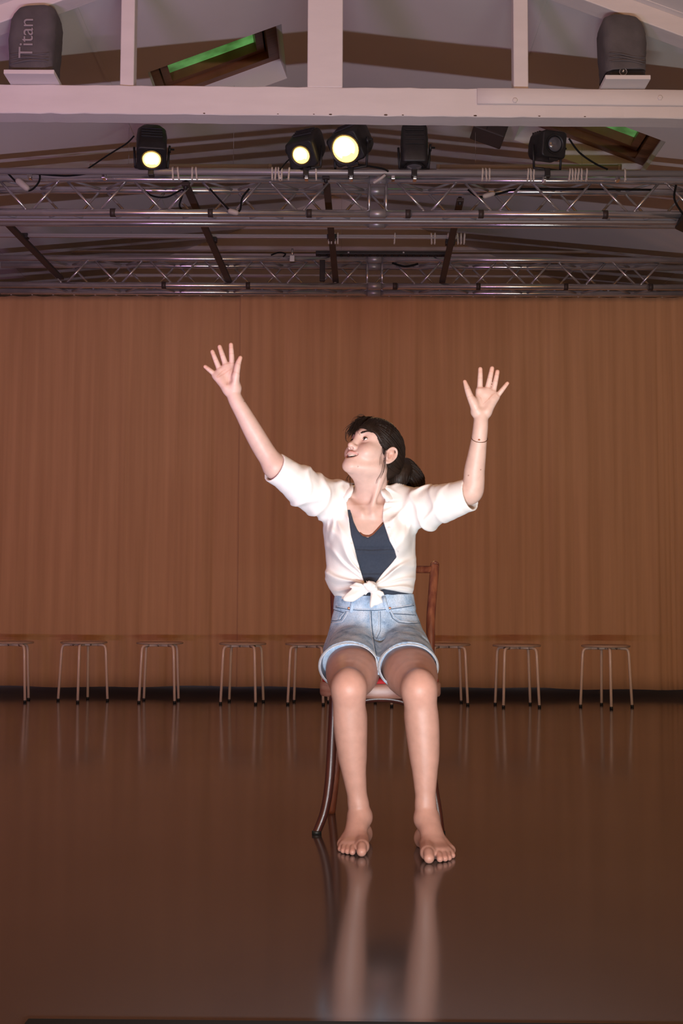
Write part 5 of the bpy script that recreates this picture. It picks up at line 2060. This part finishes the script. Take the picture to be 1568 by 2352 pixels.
# image right flap
collar(-1, smoothpath([A(882, 1146, 4.010), A(879, 1137, 4.02), A(884, 1127, 4.05), A(898, 1124, 4.11)]),
       smoothpath([A(877, 1136, 4.000), A(874, 1124, 4.010), A(884, 1114, 4.045), A(900, 1112, 4.11)]),
       smoothpath([A(888, 1152, 3.996), A(898, 1147, 4.000), A(914, 1142, 4.04), A(926, 1136, 4.10)]))
# image left flap
collar(1, smoothpath([A(803, 1144, 4.010), A(806, 1136, 4.02), A(809, 1126, 4.05), A(801, 1120, 4.11)]),
       smoothpath([A(807, 1136, 4.000), A(811, 1122, 4.008), A(808, 1112, 4.045), A(800, 1110, 4.11)]),
       smoothpath([A(796, 1152, 3.996), A(789, 1143, 4.000), A(783, 1130, 4.04), A(778, 1124, 4.10)]))
MB().tube([Vector(p) for p in smoothpath([A(800, 1112, 4.11), A(820, 1112, 4.155), A(850, 1112, 4.165), A(880, 1112, 4.155), A(900, 1114, 4.11)])], .012, 8, flat=.35).build('collar_band', M['shirt'], shirt)


# ------------------------------------------------------------------ denim shorts
def denim_material():
    m = bpy.data.materials.new('washed_denim')
    m.use_nodes = True
    nt = m.node_tree
    b = nt.nodes['Principled BSDF']
    b.inputs['Roughness'].default_value = .85
    tc = nt.nodes.new('ShaderNodeTexCoord')

    def noise(scale, detail, stretch, rough=.5):
        mp = nt.nodes.new('ShaderNodeMapping')
        mp.inputs['Scale'].default_value = stretch
        n = nt.nodes.new('ShaderNodeTexNoise')
        n.inputs['Scale'].default_value = scale
        n.inputs['Detail'].default_value = detail
        n.inputs['Roughness'].default_value = rough
        nt.links.new(tc.outputs['Object'], mp.inputs[0])
        nt.links.new(mp.outputs[0], n.inputs['Vector'])
        return n
    n1, n2 = noise(22, 8, (1, 1, .8), .65), noise(300, 3, (2.2, 1, .5))
    r = nt.nodes.new('ShaderNodeValToRGB')
    e = r.color_ramp.elements
    e[0].position, e[0].color = .28, (.10, .19, .34, 1)
    e[1].position, e[1].color = .66, (.54, .65, .79, 1)
    q = r.color_ramp.elements.new(.45)
    q.color = (.33, .47, .65, 1)
    mr_ = nt.nodes.new('ShaderNodeMapRange')
    mr_.inputs['From Min'].default_value, mr_.inputs['From Max'].default_value = .3, .7
    mr_.inputs['To Min'].default_value, mr_.inputs['To Max'].default_value = .78, 1.18
    mx = nt.nodes.new('ShaderNodeMix')
    mx.data_type, mx.blend_type = 'RGBA', 'MULTIPLY'
    mx.inputs[0].default_value = 1
    nt.links.new(n1.outputs['Fac'], r.inputs[0])
    nt.links.new(n2.outputs['Fac'], mr_.inputs['Value'])
    nt.links.new(r.outputs[0], mx.inputs[6])
    nt.links.new(mr_.outputs[0], mx.inputs[7])
    nt.links.new(mx.outputs[2], b.inputs['Base Color'])
    bp = nt.nodes.new('ShaderNodeBump')
    bp.inputs['Strength'].default_value = .25
    bp.inputs['Distance'].default_value = .002
    nt.links.new(n2.outputs['Fac'], bp.inputs['Height'])
    nt.links.new(bp.outputs[0], b.inputs['Normal'])
    return m


M['denim'] = denim_material()
M['denim_dark'] = mat('indigo_seam_and_shade', (.075, .125, .20), .85, var=(.04, .07, .12), scale=120)  # seams, and the painted shade line of the lap fold
M['denim_pale'] = mat('frayed_denim_edge', (.58, .62, .68), .85, var=(.40, .46, .55), scale=160)
M['denim_grey'] = mat('shaded_cuff_denim', (.36, .38, .41), .85, var=(.27, .29, .33), scale=90)  # rolled cuff, greyed for the shade on its upper side
M['thread'] = mat('seam_thread', (.42, .38, .36), .8)
SHORTS = [lev(1515, 868, 124, 4.09, .120), lev(1490, 866, 124, 4.10, .124), lev(1460, 864, 112, 4.115, .122), lev(1430, 862, 102, 4.125, .114), lev(1402, 860, 94, 4.135, .104), lev(1380, 859, 90, 4.138, .100), lev(1366, 859, 88.5, 4.14, .098)]
lo_, hi_ = A(712, 1600, 3.75) * [1, 0, 1] + [0, 3.72, 0], A(1030, 1358, 4.0) * [1, 0, 1] + [0, 4.28, 0]
lo_[2] = .455
f = Field(lo_, hi_, .0030)


def shorts_top(x, y, z):
    d = column(SHORTS)(x, y, z).astype(F32)
    zb0, zb1 = A(860, 1401, 4.03)[2], A(860, 1366, 4.03)[2]
    band = np.clip((z - F32(zb0)) / .002, 0, 1)
    d = d - .0030 * band
    return d + .0012 * sines(x, y, z, 15, .05)


f.union(shorts_top, lo_, hi_)
OPEN_N = []
for s, hip, hem, rx in ((-1, A(818, 1492, 4.06), A(801, 1530, 3.835), .0895), (1, A(924, 1492, 4.06), A(938, 1532, 3.825), .0895)):
    ax_ = (hem - hip) / np.linalg.norm(hem - hip)

    def tube(x, y, z, hip=hip, hem=hem, s=s, ax_=ax_, rx=rx):
        p = [x - F32(hip[0]), y - F32(hip[1]), z - F32(hip[2])]
        L = np.linalg.norm(hem - hip)
        t = p[0] * F32(ax_[0]) + p[1] * F32(ax_[1]) + p[2] * F32(ax_[2])
        u = np.clip(t / F32(L), 0, 1.35)
        cx, cy, cz = [F32(hip[i]) + u * F32((hem - hip)[i]) for i in range(3)]
        qx, qz = x - cx, z - cz
        qy = (y - cy)
        rr = F32(.088) + (F32(rx) - F32(.088)) * u
        rz = F32(.088) + (F32(.0690) - F32(.088)) * u
        rad = np.sqrt((qx / rr) ** 2 + (qz / rz) ** 2 + (qy / .09) ** 2 * (np.abs(u - .675) > .674))
        d = (rad - 1) * .078
        return d + .0018 * sines(x, y, z, 30 + s, .06)
    f.union(tube, np.minimum(hip, hem) - .12, np.maximum(hip, hem) + .12, .02)
# fold line across the lap
for a, b in (((742, 1476), (800, 1462)), ((800, 1462), (872, 1474)), ((872, 1474), (935, 1462)), ((935, 1462), (988, 1472))):
    pa, pb = A(*a, 4.0), A(*b, 4.0)
    f.rc(pa + [0, -.040, 0], pb + [0, -.040, 0], .005, .005, .012, True)
# leg openings: cut the ends and hollow them for the thighs
for s, hip, hem, thigh0, thigh1, rx in ((-1, A(818, 1492, 4.06), A(801, 1530, 3.835), HIP1, K1, .0895), (1, A(924, 1492, 4.06), A(938, 1532, 3.825), HIP2, K2, .0895)):
    ax_ = (hem - hip) / np.linalg.norm(hem - hip)
    n_ = np.array([s * .16, -1.0, .10])
    n_ = n_ / np.linalg.norm(n_)
    b = hem.copy()

    def plane(x, y, z, b=b, n_=n_):
        return -((x - F32(b[0])) * F32(n_[0]) + (y - F32(b[1])) * F32(n_[1]) + (z - F32(b[2])) * F32(n_[2]))
    xs_ = sorted((hem[0] - s * .12, hem[0] + s * .20))
    f.cut(lambda x, y, z, p=plane: np.maximum(p(x, y, z), (F32(CX) - x) * s), (xs_[0], 3.7, .4), (xs_[1], 3.98, .75))

    def hollow(x, y, z, hem=hem, ax_=ax_, rx=rx):
        p = [x - F32(hem[0]), y - F32(hem[1]), z - F32(hem[2])]
        t = p[0] * F32(ax_[0]) + p[1] * F32(ax_[1]) + p[2] * F32(ax_[2])
        qx, qz = p[0] - t * F32(ax_[0]), p[2] - t * F32(ax_[2])
        d = (np.sqrt((qx / F32(rx - .0045)) ** 2 + (qz / F32(.0645)) ** 2) - 1) * .075
        return np.maximum(d, -t - .05)
    f.cut(hollow, hem - .12, hem + .12, .001)
shorts, DV, DQ = mesh_object('shorts', [f.mesh()], M['denim'], person, None, 1)
sh_tree = bvh_of(DV, DQ)


def on_shorts(name, px, m, r=.0012, off=.0004, flat=1.0, k=5):
    pts = [cast(sh_tree, x, y, off) for x, y in px]
    pts = [p for p in pts if p is not None]
    if len(pts) < 2:
        return None
    fine = []
    for i in range(len(px) - 1):
        for t in np.linspace(0, 1, k, endpoint=False):
            p = cast(sh_tree, px[i][0] + (px[i + 1][0] - px[i][0]) * t, px[i][1] + (px[i + 1][1] - px[i][1]) * t, off)
            if p is not None and (not fine or (p - fine[-1]).length < .03):
                fine.append(p)
    fine.append(pts[-1])
    return MB().tube(fine, r, 6).build(name, m, shorts)


on_shorts('waist_seam', [(771, 1392), (800, 1397), (830, 1399), (860, 1399), (890, 1397), (920, 1393), (948, 1388)], M['denim_pale'], .0011)
on_shorts('waist_seam', [(771, 1395), (800, 1400), (830, 1402), (860, 1402), (890, 1400), (920, 1396), (950, 1391)], M['denim_dark'], .0012)
# fly
on_shorts('fly_seam', [(849, 1404), (850, 1425), (852, 1448), (856, 1475), (861, 1505), (868, 1540)], M['denim_pale'], .0012)
on_shorts('fly_seam', [(852, 1404), (853, 1425), (855, 1448), (859, 1475), (864, 1505), (870, 1540)], M['denim_dark'], .0014)
on_shorts('fly_stitch', [(869, 1404), (870, 1425), (869, 1445), (862, 1462)], M['denim_pale'], .0009)
on_shorts('fly_stitch', [(873, 1404), (874, 1428), (873, 1450), (864, 1468)], M['denim_dark'], .0008)
# pockets
for pts in ([(898, 1402), (904, 1416), (918, 1426), (940, 1429), (966, 1427)],):
    on_shorts('pocket_seam', pts, M['denim_pale'], .0013)
    on_shorts('pocket_seam', [(x - 3, y + 4) for x, y in pts], M['denim_dark'], .0011)
on_shorts('pocket_opening', [(903, 1410), (930, 1411), (960, 1414)], M['denim_dark'], .0013)
on_shorts('pocket_seam', [(799, 1404), (793, 1416), (786, 1427), (772, 1430), (758, 1430)], M['denim_pale'], .0013)
on_shorts('pocket_seam', [(795, 1404), (789, 1414), (783, 1423), (771, 1426), (760, 1426)], M['denim_dark'], .0011)
on_shorts('coin_pocket', [(790, 1408), (782, 1416), (779, 1424)], M['denim_pale'], .0012)
on_shorts('coin_pocket', [(766, 1400), (778, 1404), (790, 1408)], M['denim_dark'], .0011)
on_shorts('lap_crease_shade', [(748, 1478), (780, 1465), (830, 1468), (862, 1473), (900, 1470), (940, 1462), (980, 1464)], M['denim_dark'], .0017, .0)  # dark line painted in for the shade of the lap fold
# side seam
on_shorts('side_seam', [(950, 1372), (957, 1392), (966, 1412), (974, 1440), (984, 1462)], M['denim_dark'], .0014)
# belt loops
for px in ([(811, 1372), (809, 1390), (806, 1406)], [(881, 1370), (885, 1388), (891, 1404)]):
    pts = [cast(sh_tree, x, y, .0016) for x, y in px]
    MB().tube([p for p in pts if p], .0060, 8, flat=.38, up=(0, 1, 0)).build('belt_loop', M['denim'], shorts)
for x, y in ((801, 1397), (895, 1397), (966, 1427), (757, 1431)):
    p = cast(sh_tree, x, y, .0006)
    if p:
        r_ = .0042 if 780 < x < 950 else .0022
        MB().lathe([(r_, 0), (r_ * .9, .0012), (r_ * .5, .0018), (.0003, .0019)], 12, Matrix.Translation(p) @ Matrix.Rotation(math.pi / 2, 4, 'X')).build('rivet', M['copper'], shorts)
# frayed pale rims of the leg openings
for s, hem, rx in ((-1, A(801, 1530, 3.835), .0870), (1, A(938, 1532, 3.825), .0870)):
    n_ = Vector((s * .16, -1.0, .10)).normalized()
    pts = []
    for k in range(41):
        a = R(-48 + 276 * k / 40)
        x, z = rx * math.cos(a), .0668 * math.sin(a)
        y = -(x * n_.x + z * n_.z) / n_.y
        pts.append(Vector(hem) + Vector((x, y - .0012, z)))
    MB().tube(pts, .0017, 6).build('hem_rim', M['denim_pale'], shorts)


    rings = []
    for p in pts:
        o = Vector((p.x - hem[0], 0, p.z - hem[2])).normalized()
        rings.append([p + o * .0005 + Vector((0, .001, 0)), p + o * .0050 + Vector((0, .002, 0)), p + o * .0062 + Vector((0, .012, 0)), p + o * .0058 + Vector((0, .022, 0)), p + o * .0030 + Vector((0, .026, 0)), p - o * .001 + Vector((0, .015, 0))])
    MB().loft(rings).build('hem_cuff', M['denim_grey'], shorts)

# ------------------------------------------------------------------ bracelet
arm_ax = (P9(765, 860, 3.862) - P9(745, 1080, 3.874))
arm_ax /= np.linalg.norm(arm_ax)
bc = P9(752, 998, 3.868)
T = Matrix.Translation(Vector(bc)) @ Vector(arm_ax + np.array([0, -.55, .0])).to_track_quat('Z', 'Y').to_matrix().to_4x4()
ring = [T @ Vector((.0248 * math.cos(a), .0248 * math.sin(a), 0)) for a in np.linspace(0, 2 * math.pi, 41)]
br = MB().tube(ring, .0013, 6, cap=False).build('bracelet', M['bracelet'], person)
p = cast(body_tree, *z9(748, 1018), .001)
if p:
    MB().lathe([(.0026, -.002), (.0034, 0), (.0026, .002)], 10, Matrix.Translation(p)).build('bead', M['copper'], br)
